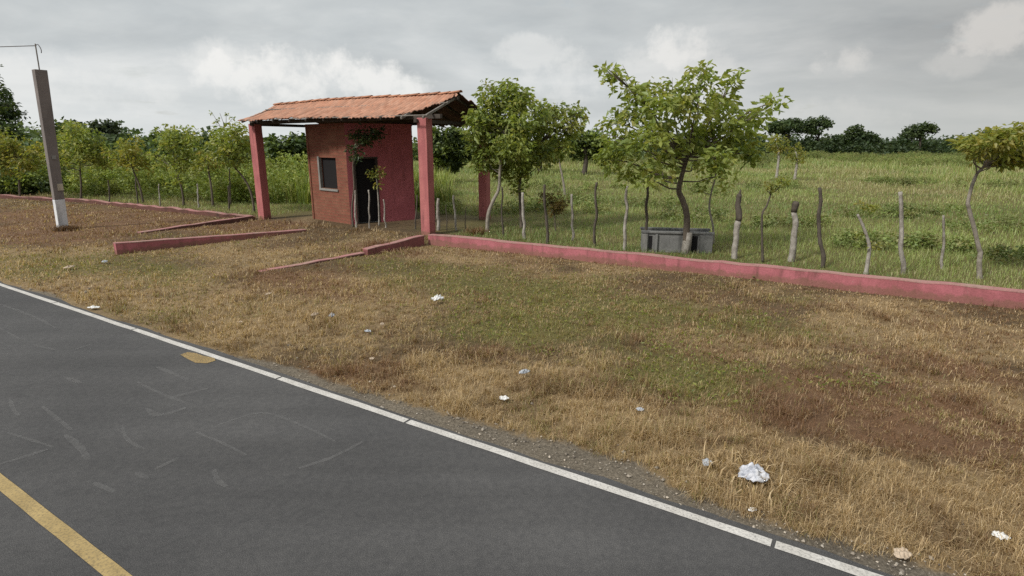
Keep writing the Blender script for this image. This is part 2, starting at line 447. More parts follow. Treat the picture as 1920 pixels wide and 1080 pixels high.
# ------------------------------------------------------------------ low pink walls
CAPH = .018
def low_wall(name, pts, heights, thick, label, side, mat='pink paint', step=.35, rag=.012, cap=True):
    """pts: ground points of the face seen; side: unit vector pointing to the back of the wall"""
    root = empty(name, pts[0], label, 'wall')
    seg = [np.linalg.norm(pts[i + 1] - pts[i]) for i in range(len(pts) - 1)]
    cum = np.concatenate([[0], np.cumsum(seg)]); n_ = max(2, int(cum[-1] / step) + 1)
    ss = np.linspace(0, cum[-1], n_)
    bx = np.interp(ss, cum, [p_[0] for p_ in pts]); by = np.interp(ss, cum, [p_[1] for p_ in pts]); hh = np.interp(ss, cum, heights)
    hh = hh + np.array([rnd.uniform(-rag, rag) for _ in ss])
    V = []; V2 = []
    for x, y, h in zip(bx, by, hh):
        b = np.array([x, y, 0.0]) + side * rnd.uniform(-.006, .006)
        V += [b - Z * .12, b + Z * (h - CAPH), b + side * thick + Z * (h - CAPH), b + side * thick - Z * .12]
        k = .005
        V2 += [b - side * k + Z * (h - CAPH), b - side * k * .4 + Z * h, b + side * (thick + k * .4) + Z * (h + rnd.uniform(-.006, .006)), b + side * (thick + k) + Z * (h - CAPH)]
    def faces(n_):
        f = []
        for i in range(n_ - 1):
            for k in range(4):
                k2 = (k + 1) % 4
                f.append((4 * i + k, 4 * i + k2, 4 * i + 4 + k2, 4 * i + 4 + k))
        return f + [(3, 2, 1, 0), tuple(4 * (n_ - 1) + k for k in range(4))]
    for V_, nm, mt in ((V, 'wall_body', M[mat]), (V2, 'wall_cap', M['bare cap'])):
        f = faces(n_)
        if np.dot(np.cross(pts[-1] - pts[0], Z), side) > 0: pass
        o = MB().add(V_, f).build(nm, mt, root)
    return root
bk = np.array([-wdir[1], wdir[0], 0])
low_wall('low_wall', [gp(803, 456.5), gp(1920, 580), gp(1920, 580) + wdir * 9], [.235, .28, .28], .17, 'long low pink wall along the fence, running right from the pavilion column', bk)
low_wall('low_wall', [gp(472, 412), gp(300, 396), gp(150, 379), gp(0, 371)], [.10, .16, .12, .12], .16, 'crumbling far low wall with pale broken top, between utility pole and left column', bk, mat='old wall paint', rag=.03)
rt = lambda a, b: np.array([-(b - a)[1], (b - a)[0], 0]) / np.linalg.norm((b - a)[:2])
a_, b_ = gp(476, 413), gp(262, 438)
low_wall('low_wall', [a_, b_], [.15, .04], .16, 'thin dark-sided driveway wall running from the left column towards the utility pole', -rt(a_, b_), mat='old wall paint', rag=.012)
a_, b_ = gp(575, 434), gp(220, 478)
low_wall('low_wall', [a_, b_], [.05, .27], .18, 'pink driveway wall with a square end near the road, in the middle of the entrance', -rt(a_, b_), rag=.006)
a_, b_ = gp(796, 458), gp(690, 478)
low_wall('low_wall', [a_, b_], [.235, .13], .17, 'short maroon wall stub leaving the front right pavilion column towards the road', -rt(a_, b_), mat='dull maroon paint', rag=.016)
a_, b_ = gp(700, 474), gp(470, 513)
low_wall('low_wall', [gp(684, 479), b_], [.07, -.01], .15, 'sunken broken driveway wall almost buried in brown grass', -rt(a_, b_), mat='old wall paint', rag=.015)

# ------------------------------------------------------------------ pavilion (gatehouse)
gh = empty('gatehouse', (A + B + C + (A + C - B)) / 4, 'small red brick hut under an orange tiled roof carried on pink columns', 'gatehouse')
CW = .30
def column(foot, zt):
    mb = MB()
    o = foot - e * CW / 2 - g * 0.0
    lean = np.array([0.0, 0, 0])
    n_ = 12
    V = []; fs = []
    for i in range(n_ + 1):
        z = -.1 + (zt + .1) * i / n_
        j = lambda: rnd.uniform(-.004, .004)
        for sx, sy in ((-.5, 0), (.5, 0), (.5, 1), (-.5, 1)):
            V.append(foot + e * (sx * CW + j()) + g * (sy * CW + j()) + Z * z)
    for i in range(n_):
        for k in range(4):
            k2 = (k + 1) % 4; fs.append((4 * i + k2, 4 * i + k, 4 * i + 4 + k, 4 * i + 4 + k2))
    fs.append(tuple(4 * n_ + k for k in (3, 2, 1, 0)))
    mb.add(V, fs)
    mb.build('column', M['pink column paint'], gh, bevel=.012)
D_ = A + C - B
for ft, zt in ((A, 3.04), (B, 3.10), (C, 3.06), (D_, 3.04)): column(ft, zt)

GR = 1.30                                  # ridge, metres behind the front column line
ZE, ZR = 3.16, 3.70
def roof_slope(front):
    pitch = .135; per = 6
    s0, s1 = -1.0, 7.15
    ns = int((s1 - s0) / pitch * per); nt = 16
    g_r, z_r = GR, ZR
    g_e, z_e = (-.40, ZE - .03) if front else (GL + .55, 2.98)
    V = np.zeros((ns + 1, nt + 1, 3)); keep = np.zeros((ns, nt), bool); colr = np.zeros((ns + 1, nt + 1, 3))
    for i in range(ns + 1):
        s = s0 + (s1 - s0) * i / ns
        ph = (s - s0) / pitch
        wave = .022 * abs(math.sin(math.pi * ph)) ** .8
        lane = int(ph)
        rl = random.Random(lane * 7 + (1 if front else 99))
        dz = rl.uniform(-.018, .018)
        for j in range(nt + 1):
            t = j / nt
            row = int(t * 8 - 1e-6); fr = t * 8 - row
            rr = random.Random(lane * 131 + row * 17 + (3 if front else 5))
            sag = -.05 * math.sin(math.pi * t) * (1 - .4 * math.sin(s * 1.3)) - .025 * math.sin(s * .9 + 1) * (1 - t * .3)
            gg = g_r + (g_e - g_r) * t + (rl.uniform(-.0, .0)); zz = z_r + (z_e - z_r) * t + wave + dz * t + sag + .012 * (1 - fr) + .10 * (1 - s / 7) * (1 - t)
            V[i, j] = B + e * s + g * gg + Z * zz
            k = rr.uniform(.78, 1.15); w = rr.uniform(0, 1)
            colr[i, j] = (np.array([.42, .205, .130]) * (1 - w * .5) + np.array([.38, .24, .175]) * w * .5) * k
    for i in range(ns):
        s = s0 + (s1 - s0) * (i + .5) / ns
        lane = int((s - s0) / pitch); rl = random.Random(lane * 5 + 2)
        j1 = nt
        for j in range(nt):
            t = (j + .5) / nt
            if front:
                lo = -.48 + 1.15 * max(0, t) ** 1.15 + rl.uniform(-.05, .05)     # tiles lost along the right rake
                hi = 7.05 - .10 * t + rl.uniform(-.03, .03)
            else:
                lo = -.45 - .35 * t + rl.uniform(-.04, .04); hi = 6.95
            ok = lo < s < hi and t < 1 + rl.uniform(-.06, .0)
            keep[i, j] = ok
    idx = np.arange((ns + 1) * (nt + 1)).reshape(ns + 1, nt + 1)
    th = .022
    top = V.reshape(-1, 3); bot = top - Z * th; nV = len(top)
    q = []
    for i in range(ns):
        for j in range(nt):
            if not keep[i, j]: continue
            a, b, c, d = idx[i, j], idx[i + 1, j], idx[i + 1, j + 1], idx[i, j + 1]
            t4 = (a, b, c, d) if not front else (a, d, c, b)
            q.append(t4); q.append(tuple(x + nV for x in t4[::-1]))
            for (di, dj, p1, p2) in ((-1, 0, a, d), (1, 0, b, c), (0, -1, a, b), (0, 1, d, c)):
                ii, jj = i + di, j + dj
                if not (0 <= ii < ns and 0 <= jj < nt) or not keep[ii, jj]:
                    q.append((p1, p2, p2 + nV, p1 + nV))
    q = np.array(q)
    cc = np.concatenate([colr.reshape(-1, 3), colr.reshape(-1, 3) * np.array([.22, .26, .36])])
    return np.concatenate([top, bot]), q, cc
V1, q1, c1 = roof_slope(True); V2, q2, c2 = roof_slope(False)
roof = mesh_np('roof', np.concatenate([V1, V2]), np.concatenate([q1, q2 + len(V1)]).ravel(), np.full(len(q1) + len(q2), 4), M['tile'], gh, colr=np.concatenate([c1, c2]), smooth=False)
# ridge tiles
V = []; Fc = []; cl = []
s = -.50; k = 0
mbv = []
while s < 7.0:
    L_ = .36; rise = rnd.uniform(-.006, .01)
    sag_at = lambda s_: -.025 * math.sin(s_ * .9 + 1)
    b0 = len(V)
    for ss, up in ((s, .026), (s + L_ + .03, .006)):
        for a in range(7):
            th = math.pi * a / 6
            V.append(B + e * ss + g * (GR + 0.085 * math.cos(th)) + Z * (ZR + sag_at(ss) + .10 * (1 - ss / 7) - .012 + 0.045 * math.sin(th) + up + rise))
    for a in range(6): Fc.append((b0 + a, b0 + a + 1, b0 + 8 + a, b0 + 7 + a))
    kc = rnd.uniform(.75, 1.1); cl += [np.array([.42, .205, .125]) * kc] * 14
    s += L_
rc = mesh_np('ridge_cap', np.array(V), np.array(Fc).ravel(), np.full(len(Fc), 4), M['tile'], roof, colr=np.array(cl), smooth=True)
sm_ = rc.modifiers.new('thick', 'SOLIDIFY'); sm_.thickness = .014
# timbers: plates on the columns, ridge beam, rafters, purlins
def beam(p0, p1, w, h, name, mat, parent):
    d_ = (p1 - p0) / np.linalg.norm(p1 - p0); sd = np.cross(d_, Z); sd /= np.linalg.norm(sd); up = np.cross(sd, d_)
    return MB().box(p0 - sd * w / 2 - up * h / 2, p1 - p0, sd * w, up * h).build(name, mat, parent, bevel=.006)
beam(B - e * .55 + g * .15 + Z * 3.13, B + e * 7.0 + g * .15 + Z * 3.075, .10, .11, 'wall_plate', M['wood timber'], roof)
beam(B - e * .50 + g * (GL + .15) + Z * 3.09, B + e * 7.0 + g * (GL + .15) + Z * 3.06, .10, .10, 'wall_plate', M['wood timber'], roof)
beam(B - e * .42 + g * GR + Z * 3.66, B + e * 6.95 + g * GR + Z * 3.58, .08, .11, 'ridge_beam', M['wood timber'], roof)
for s in (.14, EL - .1):
    beam(B + e * s - g * .1 + Z * 3.02, B + e * s + g * (GL + .4) + Z * 3.02, .09, .09, 'tie_beam', M['wood timber'], roof)
beam(B + e * .14 + g * GR + Z * 3.07, B + e * .14 + g * GR + Z * 3.58, .07, .07, 'king_post', M['grey timber'], roof)
for k in range(11):
    s = -.30 + k * .71
    beam(B + e * s + g * GR + Z * 3.66, B + e * s + g * (-.36) + Z * 3.085, .05, .06, 'rafter', M['grey timber' if k < 2 else 'wood timber'], roof)
    beam(B + e * s + g * GR + Z * 3.66, B + e * s + g * (GL + .5) + Z * 2.985, .05, .06, 'rafter', M['wood timber'], roof)
for f_ in (.35, .97):
    gg = GR + (-.36 - GR) * f_; zz = 3.66 + (3.085 - 3.66) * f_ + .045
    beam(B - e * .42 + g * gg + Z * zz, B + e * 6.9 + g * gg + Z * zz, .04, .028, 'purlin', M['grey timber'], roof)

# hut: plan taken from its corners
hc = gp(658, 421)
f_dir = np.array([math.cos(R(139)), math.sin(R(139)), 0]); s_dir = np.array([math.cos(R(36)), math.sin(R(36)), 0])
FLn = 1.98; SLn = 2.32; HZ = 3.03; TH = .14
def uv_wall(name, faces, mat, parent):
    """faces: (origin, u dir, w, z0, z1) rectangles with uv in metres"""
    V = []; fs = []; uvs = []
    for o, d_, u0, u1, z0, z1 in faces:
        b = len(V)
        for u, z in ((u0, z0), (u1, z0), (u1, z1), (u0, z1)):
            V.append(o + d_ * u + Z * z); uvs.append((u, z))
        fs.append((b, b + 1, b + 2, b + 3))
    o_ = MB().add(V, fs).build(name, mat, parent)
    ul = o_.data.uv_layers.new(name='UVMap')
    for i, uv in enumerate(uvs): ul.data[i].uv = uv
    return o_
def hit(px, py, o, d_):                     # (u, z) of a photo point on the vertical plane through o along d_
    r = ray(px, py); nrm = np.array([-d_[1], d_[0], 0])
    s = ((o - np.array([0, 0, CH])) @ nrm) / (r @ nrm)
    P = np.array([0, 0, CH]) + r * s
    return (P - o) @ d_, P[2]
u_end = hit(586, 404, hc, f_dir)[0]; FLn = abs(u_end)
SLn = hit(779, 412, hc, s_dir)[0]
wx0, wz1 = hit(629, 296, hc, f_dir); wx1, wz0 = hit(603, 352, hc, f_dir)
dx0, dz1 = hit(664, 298, hc, s_dir); dx1, _ = hit(706, 298, hc, s_dir)
fi = np.array([-s_dir[1], s_dir[0], 0])      # into the hut from the side wall
fn_in = np.array([f_dir[1], -f_dir[0], 0])   # into the hut from the front wall
zb = -.12
def wall_with_hole(name, o, d_, L_, h0, h1, z0, z1, inn, mat, parent):
    q = [(o, d_, 0, h0, zb, HZ), (o, d_, h1, L_, zb, HZ), (o, d_, h0, h1, z1, HZ)]
    if z0 > 0: q.append((o, d_, h0, h1, zb, z0))
    q2 = [(o + inn * TH, d_, a, b, c_, d2) for _, _, a, b, c_, d2 in q]
    rev = [(o + inn * .0 + d_ * h0, inn, 0, TH, z0, z1), (o + d_ * h1, inn, 0, TH, z0, z1)]
    w = uv_wall(name, q + q2 + rev, mat, parent)
    if z0 > 0: MB().add([o + d_ * h0 + Z * z0, o + d_ * h1 + Z * z0, o + d_ * h1 + inn * TH + Z * z0, o + d_ * h0 + inn * TH + Z * z0], [(0, 1, 2, 3)]).build('sill_bed', mat, w)
    MB().add([o + d_ * h0 + Z * z1, o + d_ * h1 + Z * z1, o + d_ * h1 + inn * TH + Z * z1, o + d_ * h0 + inn * TH + Z * z1], [(0, 1, 2, 3)]).build('lintel_soffit', mat, w)
    return w
wall_with_hole('brick_wall', hc, f_dir, FLn, wx0, wx1, wz0, wz1, fn_in, M['brick'], gh)
wall_with_hole('painted_wall', hc + s_dir * .001, s_dir, SLn, dx0, dx1, -.12, dz1, fi, M['maroon wall paint'], gh)
bl = hc + f_dir * FLn; br_ = hc + s_dir * SLn; far = hc + f_dir * FLn + s_dir * SLn
uv_wall('brick_wall', [(bl, s_dir, 0, SLn, zb, HZ), (bl + fi * -TH, s_dir, 0, SLn, zb, HZ)], M['brick'], gh)
uv_wall('brick_wall', [(br_, f_dir, 0, FLn, zb, HZ), (br_ + fn_in * 0 - s_dir * TH, f_dir, 0, FLn, zb, HZ)], M['brick'], gh)
MB().add([hc + Z * .02, bl + Z * .02, far + Z * .02, br_ + Z * .02], [(0, 1, 2, 3)]).build('hut_floor', M['grey concrete'], gh)
MB().add([hc + Z * 2.98, bl + Z * 2.98, far + Z * 2.98, br_ + Z * 2.98], [(3, 2, 1, 0)]).build('hut_ceiling', M['wood timber'], gh)
# window: grey frame on its left and sill, the unlit inside painted as a black slab
win = MB()
fo = -fn_in * .035
win.box(hc + f_dir * (wx1 - .01) + fo + Z * (wz0 - .02), f_dir * .09, fn_in * .10, Z * (wz1 - wz0 + .05))
win.box(hc + f_dir * (wx0 - .05) + fo * 1.2 + Z * (wz0 - .075), f_dir * (wx1 - wx0 + .13), fn_in * .12, Z * .065)
wf = win.build('window_frame', M['grey concrete'], gh, bevel=.006)
MB().box(hc + f_dir * wx0 + fn_in * .10 + Z * wz0, f_dir * (wx1 - wx0), fn_in * .02, Z * (wz1 - wz0)).build('window_dark', M['void'], wf)
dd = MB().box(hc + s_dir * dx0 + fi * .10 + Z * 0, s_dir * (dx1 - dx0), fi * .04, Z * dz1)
dr = dd.build('doorway', M['void'], gh)  # black slab filling the opening; its colour stands for the unlit room
df = MB()
for x_ in (dx0 - .03, dx1 - .03): df.box(hc + s_dir * x_ - fi * .012 + Z * 0, s_dir * .055, fi * .10, Z * dz1)
df.box(hc + s_dir * (dx0 - .03) - fi * .015 + Z * (dz1 + .001), s_dir * (dx1 - dx0 + .06), fi * .10, Z * .05)
df.build('door_frame', M['wood timber'], dr)

# ------------------------------------------------------------------ utility pole
pb = gp(118, 429)
pole = empty('utility_pole', pb, 'leaning square concrete pole with whitewashed foot and thin rod on top', 'pole')
pt = ap(74, 131, pb[1]); ax = (pt - pb); PL = np.linalg.norm(ax); ax /= PL
pr_, pf_ = -Dv, Nv                            # broad side looks along the road
def prism(s0, s1, w0, w1, name, mat, ex=0.0):
    V = []; mid = 10
    fs = []
    for i in range(mid + 1):
        s = s0 + (s1 - s0) * i / mid; w = w0 + (w1 - w0) * i / mid + ex
        for a, b in ((-1, -1), (1, -1), (1, 1), (-1, 1)):
            V.append(pb + ax * s + pr_ * a * w * .36 + pf_ * b * w * .52)
    for i in range(mid):
        for k in range(4):
            k2 = (k + 1) % 4; fs.append((4 * i + k, 4 * i + k2, 4 * i + 4 + k2, 4 * i + 4 + k))
    fs += [(3, 2, 1, 0), tuple(4 * mid + k for k in range(4))]
    return MB().add(V, fs).build(name, mat, pole, bevel=.012)
prism(.86, PL, .24, .285, 'shaft', M['pole concrete'])
prism(-.1, .86, .232, .24, 'whitewashed_foot', M['whitewash'], .004)
sd = pr_ * .125
tg = MB().box(pb + ax * 1.12 + pr_ * .088 - pf_ * .02, pf_ * .14, pr_ * .03, ax * .19).build('number_plate', M['pale tag'], pole, bevel=.004)
MB().box(pb + ax * 2.0 + pr_ * .092 - pf_ * .05, pf_ * .10, pr_ * .02, ax * .10).build('bracket', M['grey concrete'], pole, bevel=.004)
top = pb + ax * PL
r1 = ap(66, 82, pb[1] + .02)
MB().tube(smooth_path([top - ax * .1, top + (r1 - top) * .5, r1], 4), .016, 8).build('rod', M['grey timber'], pole)
hk = [r1, r1 + np.array([.08, 0, -.10]), r1 + np.array([.14, 0, -.14]), r1 + np.array([.12, 0, -.22])]
MB().tube(smooth_path([r1 - Z * .05, r1 + np.array([.07, 0, -.02]), r1 + np.array([.13, 0, -.14]), r1 + np.array([.12, 0, -.24])], 4), .010, 6).build('hook', M['wire'], pole)
wp = []
w_end = ap(-900, 60, pb[1] + 9)
for k in range(25):
    t = k / 24; P = (r1 - Z * .05) * (1 - t) + w_end * t - Z * (1.2 * t * (1 - t))
    wp.append(P)
tag(MB().tube(wp, .011, 6).build('overhead_wire', M['wire']), 'thin overhead wire leading off left from the rod on the pole', 'wire')

# ------------------------------------------------------------------ foliage
def leaves(centres, size, colour, flat=.35, droop=.3, aspect=.5, out=None):
    """one bent four-corner leaf per centre"""
    n_ = len(centres)
    a = rng.uniform(0, 2 * np.pi, n_); el = rng.normal(-droop, .5, n_)
    if out is not None: a = np.arctan2(out[:, 1], out[:, 0]) + rng.normal(0, .7, n_)
    d_ = np.stack([np.cos(a) * np.cos(el), np.sin(a) * np.cos(el), np.sin(el)], -1)
    nr = rng.normal(0, 1, (n_, 3)); nr[:, 2] += flat * 3
    s_ = np.cross(d_, nr); s_ /= np.linalg.norm(s_, axis=1)[:, None] + 1e-9
    n2 = np.cross(s_, d_)
    L_ = (size * rng.uniform(.6, 1.35, n_))[:, None]
    P0 = centres; P2 = centres + d_ * L_ - n2 * L_ * .1
    Pa = centres + d_ * L_ * .5 + s_ * L_ * aspect * .5 + n2 * L_ * .08; Pb = centres + d_ * L_ * .5 - s_ * L_ * aspect * .5 + n2 * L_ * .08
    V = np.stack([P0, Pa, P2, Pb], 1).reshape(-1, 3)
    q = (np.arange(n_)[:, None] * 4 + np.array([0, 1, 2, 3])).ravel()
    return V, q, np.full(n_, 4), np.repeat(colour, 4, axis=0)

def shades(n_, cols, w=None, j=.25):
    cols = np.array(cols); k = rng.choice(len(cols), n_, p=w)
    return np.clip(cols[k] * rng.uniform(1 - j, 1 + j, (n_, 1)), 0, 1)

def clump_points(c, r, n_, squash=.8):
    p_ = rng.normal(0, 1, (n_, 3)); p_ /= np.linalg.norm(p_, axis=1)[:, None]
    p_ *= (rng.random(n_) ** .45)[:, None] * r
    p_[:, 2] *= squash
    return c + p_

GREEN = [(.190, .250, .052), (.245, .305, .068), (.310, .350, .090), (.120, .170, .040), (.40, .39, .12)]
YELLOWGREEN = [(.20, .24, .045), (.26, .285, .058), (.32, .315, .07), (.13, .175, .038), (.38, .32, .085)]
DARK = [(.042, .072, .026), (.062, .094, .032), (.085, .115, .040), (.030, .052, .020)]
BROWNISH = [(.15, .11, .035), (.19, .13, .04), (.10, .11, .03), (.23, .16, .055)]

def tree(name, base, trunk, clusters, label, cat='tree', group=None, cols=GREEN, leaf=.13, dens=1.0, mat='bark', r0=.09, Y=None, depth=None, branch=True, crown_name='crown', wts=None, squash=.85, extra=1):
    """trunk: list of world points; clusters: (px, py, radius px) in the plane of the tree, spread in depth"""
    root = empty(name, base, label, cat, group)
    tp = smooth_path(trunk, 5); n_ = len(tp)
    mb = MB()
    mb.tube(tp, [r0 * (1 - .5 * i / (n_ - 1)) * (1.25 if i < 2 else 1) for i in range(n_)], 9, .06)
    Y = Y or base[1]
    cs = []
    clusters = list(clusters) + [(c[0] + rnd.uniform(-1, 1) * c[2] * 1.1, c[1] + rnd.uniform(-1.15, .8) * c[2], c[2] * rnd.uniform(.25, .5)) for c in clusters if c[2] > 13 for _ in range(extra)]
    xs = [c[0] for c in clusters]; half = (max(xs) - min(xs)) / 2 * pxm(Y) if len(xs) > 1 else .3
    mx = sum(xs) / len(xs)
    for c in clusters:
        rel = abs(c[0] - mx) * pxm(Y) / (half + 1e-6)
        dz = (depth if depth is not None else half * .75) * math.sqrt(max(.08, 1 - .8 * rel * rel)) * rnd.uniform(-1, 1)
        P = ap(c[0], c[1], Y + dz)
        cs.append((P, c[2] * pxm(Y + dz)))
    Vs, Qs, Ss, Cs = [], [], [], []; off = 0
    for P, r in cs:
        if branch:
            cand = [k for k in range(n_ // 2, n_) if tp[k][2] < P[2]] or [n_ // 2]
            k = min(cand, key=lambda k_: np.linalg.norm(tp[k_] - P) + rnd.uniform(0, .3))
            s0 = tp[k]; v = P - s0; Lb = np.linalg.norm(v)
            m1 = s0 + v * .35 + np.array([rnd.uniform(-.1, .1), rnd.uniform(-.1, .1), -.03 * Lb]) ; m2 = s0 + v * .7 + np.array([rnd.uniform(-.08, .08), rnd.uniform(-.08, .08), .04 * Lb])
            bp = smooth_path([s0, m1, m2, P], 3)
            rb = min(r0 * .36, .009 + .010 * Lb)
            mb.tube(bp, [rb * (1 - .78 * i / (len(bp) - 1)) for i in range(len(bp))], 6, .05)
            # twigs inside the clump
            for q_ in range(3):
                e_ = P + np.array([rnd.uniform(-1, 1), rnd.uniform(-1, 1), rnd.uniform(-.3, 1)]) * r * .9
                mb.tube([bp[-4], (bp[-4] + e_) / 2 + Z * .03, e_], [rb * .35, rb * .25, rb * .1], 5)
        nl = max(24, int(dens * 58 * (r / leaf) ** 2 * .55))
        # sub-clumps: leaves gather on twigs
        ns_ = max(4, nl // 11)
        sub = clump_points(P, r * .95, ns_, squash)
        pick = rng.integers(0, ns_, nl)
        off_ = np.clip(rng.normal(0, 1, (nl, 3)), -1.5, 1.5) * leaf * .55
        pts = sub[pick] + off_
        base_c = shades(ns_, cols, wts, .2)[pick] * .6 + shades(nl, cols, wts, .3) * .4
        v_, q_, s_, c_ = leaves(pts, leaf, base_c, out=off_ + (pts - P) * .3)
        Vs.append(v_); Qs.append(q_ + off); Ss.append(s_); Cs.append(c_); off += len(v_)
    mb.build('trunk', M[mat], root, smooth=True)
    mesh_np(crown_name, np.concatenate(Vs), np.concatenate(Qs), np.concatenate(Ss), M['leaf'], root, colr=np.concatenate(Cs))
    return root

def trunk_px(pts, Y, dy=None):
    return [ap(x, y, Y + (dy[i] if dy else 0)) for i, (x, y) in enumerate(pts)]

# the big tree in the middle of the fence
b = gp(1288, 474); Yb = b[1]
tree('fence_tree', b, trunk_px([(1288, 478), (1287, 440), (1288, 405), (1281, 378), (1273, 358), (1277, 335), (1284, 310), (1292, 285)], Yb),
     [(1150, 143, 20), (1140, 130, 12), (1172, 160, 15), (1198, 180, 28), (1243, 168, 24), (1190, 215, 34), (1150, 228, 18), (1230, 220, 40), (1270, 190, 30), (1310, 150, 28), (1322, 130, 15), (1300, 190, 40), (1350, 190, 26), (1372, 158, 20), (1365, 225, 36), (1400, 225, 24), (1428, 215, 20), (1448, 192, 16), (1335, 260, 44), (1280, 255, 36), (1210, 265, 38), (1165, 268, 26), (1145, 300, 24), (1180, 318, 26), (1225, 322, 26), (1255, 302, 26), (1388, 268, 34), (1410, 292, 18), (1345, 300, 30), (1362, 335, 12), (1212, 340, 12), (1312, 312, 14), (1138, 265, 14)],
     'largest fence tree, leafy and spreading, with a crooked trunk beside the grey concrete trough', cols=GREEN, leaf=.165, dens=1.05, extra=0, r0=.085, wts=[.24, .3, .24, .1, .12])
ft_ = [o for o in bpy.data.objects if o.name == 'fence_tree'][0]
MB().tube([b - Z * .05 + np.array([-.03, 0, 0]), b + Z * .2 + np.array([-.02, 0, 0]), b + Z * .48], [.112, .100, .094], 10, .06).build('whitewashed_foot', M['pale post'], ft_, smooth=True)
# the pair right of the pavilion
b = gp(914, 436)
tree('fence_tree', b, trunk_px([(914, 438), (915, 405), (924, 378), (935, 355), (937, 325), (940, 290), (944, 250)], b[1]),
     [(945, 168, 22), (968, 178, 20), (920, 190, 28), (978, 195, 20), (950, 205, 32), (905, 225, 28), (935, 240, 36), (975, 235, 26), (898, 262, 26), (925, 280, 34), (962, 275, 34), (905, 300, 20), (940, 312, 24), (888, 245, 16), (914, 158, 8), (975, 300, 20)],
     'bushy fence tree with a bent pale trunk covering the rear pavilion column', cols=GREEN, leaf=.145, dens=1.3, mat='pale bark', r0=.06, wts=[.28, .34, .18, .12, .08])
b = gp(1010, 428)
tree('fence_tree', b, trunk_px([(978, 430), (976, 390), (974, 350), (980, 320), (1000, 285), (1020, 260)], b[1]),
     [(1008, 205, 20), (1038, 212, 22), (1020, 235, 30), (1062, 228, 14), (1055, 250, 24), (1084, 213, 18), (1080, 240, 10), (995, 250, 26), (1005, 280, 28), (1040, 275, 24), (985, 305, 20), (972, 330, 18), (975, 355, 12), (1025, 298, 16)],
     'round fence tree with a dark stem, right of the bushy tree by the pavilion', cols=GREEN, leaf=.145, dens=1.1, mat='bark', r0=.05)
b = gp(1837, 522)
tree('fence_tree', b, trunk_px([(1837, 525), (1836, 495), (1838, 474), (1835, 464), (1827, 430), (1817, 392), (1815, 378), (1822, 350), (1829, 332), (1834, 323), (1850, 308)], b[1]),
     [(1812, 268, 13), (1835, 272, 19), (1862, 262, 22), (1890, 266, 26), (1918, 262, 22), (1945, 268, 26), (1888, 296, 20), (1860, 288, 18), (1918, 292, 18), (1980, 275, 28), (1838, 290, 10)],
     'slim zigzag fence tree with a flat yellow-green crown at the right edge of the meadow', cols=YELLOWGREEN, leaf=.11, dens=2.4, mat='pale bark', r0=.045)
b = gp(1338, 460)
tree('fence_sapling', b, trunk_px([(1338, 460), (1337, 425), (1330, 390), (1334, 360), (1341, 335), (1343, 318)], b[1]),
     [(1316, 352, 10), (1345, 318, 14), (1352, 300, 16), (1325, 335, 8)],
     'thin sapling just right of the big tree, forking above the concrete trough end', cat='sapling', cols=GREEN, leaf=.10, mat='pale bark', r0=.03, dens=.8)
b = gp(1430, 490)
tree('fence_sapling', b, trunk_px([(1430, 492), (1429, 450), (1429, 403), (1438, 385), (1446, 362)], b[1]),
     [(1452, 350, 13), (1470, 335, 12), (1442, 345, 8)],
     'thin forked sapling with small yellow leaves, between the two thick pale posts', cat='sapling', cols=YELLOWGREEN, leaf=.08, mat='dark post', r0=.028, dens=.7)
b = gp(1624, 514)
tree('fence_sapling', b, trunk_px([(1623, 516), (1627, 490), (1630, 462), (1620, 428), (1608, 402)], b[1]),
     [(1632, 390, 13), (1618, 385, 10), (1637, 462, 8), (1610, 440, 6)],
     'bent white fence sapling with a few yellow leaves in the meadow fence', cat='sapling', cols=YELLOWGREEN, leaf=.07, mat='pale post', r0=.042, dens=.5, branch=False)
b = gp(711, 424)
tree('fence_sapling', b, trunk_px([(711, 424), (710, 390), (708, 355), (706, 335)], b[1]),
     [(705, 322, 10), (697, 328, 8), (714, 330, 8), (706, 345, 7)],
     'young stake with bright yellow-green leaves in front of the hut door', cat='sapling', cols=YELLOWGREEN, leaf=.11, mat='pale post', r0=.022, dens=.7, branch=False)
b = gp(662, 425)
tree('climbing_plant', b, trunk_px([(662, 428), (660, 390), (664, 350), (662, 310), (668, 280), (682, 262)], b[1]),
     [(672, 250, 14), (690, 248, 16), (706, 244, 12), (680, 268, 14), (665, 280, 12), (697, 262, 12), (664, 300, 7), (672, 290, 9)],
     'dark leafy plant climbing the corner of the brick hut above the door', cat='plant', cols=DARK + [(.07, .10, .03)], leaf=.115, mat='bark', r0=.03, dens=.7, depth=.16)
b = gp(1042, 445)
tree('shrub', gp(1042, 432), trunk_px([(1042, 436), (1040, 410), (1038, 390)], gp(1042, 432)[1]),
     [(1035, 372, 18), (1050, 385, 16), (1018, 372, 12), (1040, 392, 16), (1062, 375, 10)],
     'rusty green shrub between two fence posts right of the pavilion', cat='shrub', cols=BROWNISH, leaf=.09, r0=.02, dens=.6, branch=True)
Y_ = 27
tree('field_tree', ap(1057, 345, Y_) * np.array([1, 1, 0]), trunk_px([(1060, 370), (1056, 340), (1050, 310), (1047, 288)], Y_),
     [(1050, 285, 12), (1062, 275, 10), (1040, 290, 9)], 'pale thin trunk standing in the meadow behind the round fence tree', cols=GREEN, leaf=.12, mat='pale bark', r0=.06, dens=.6)
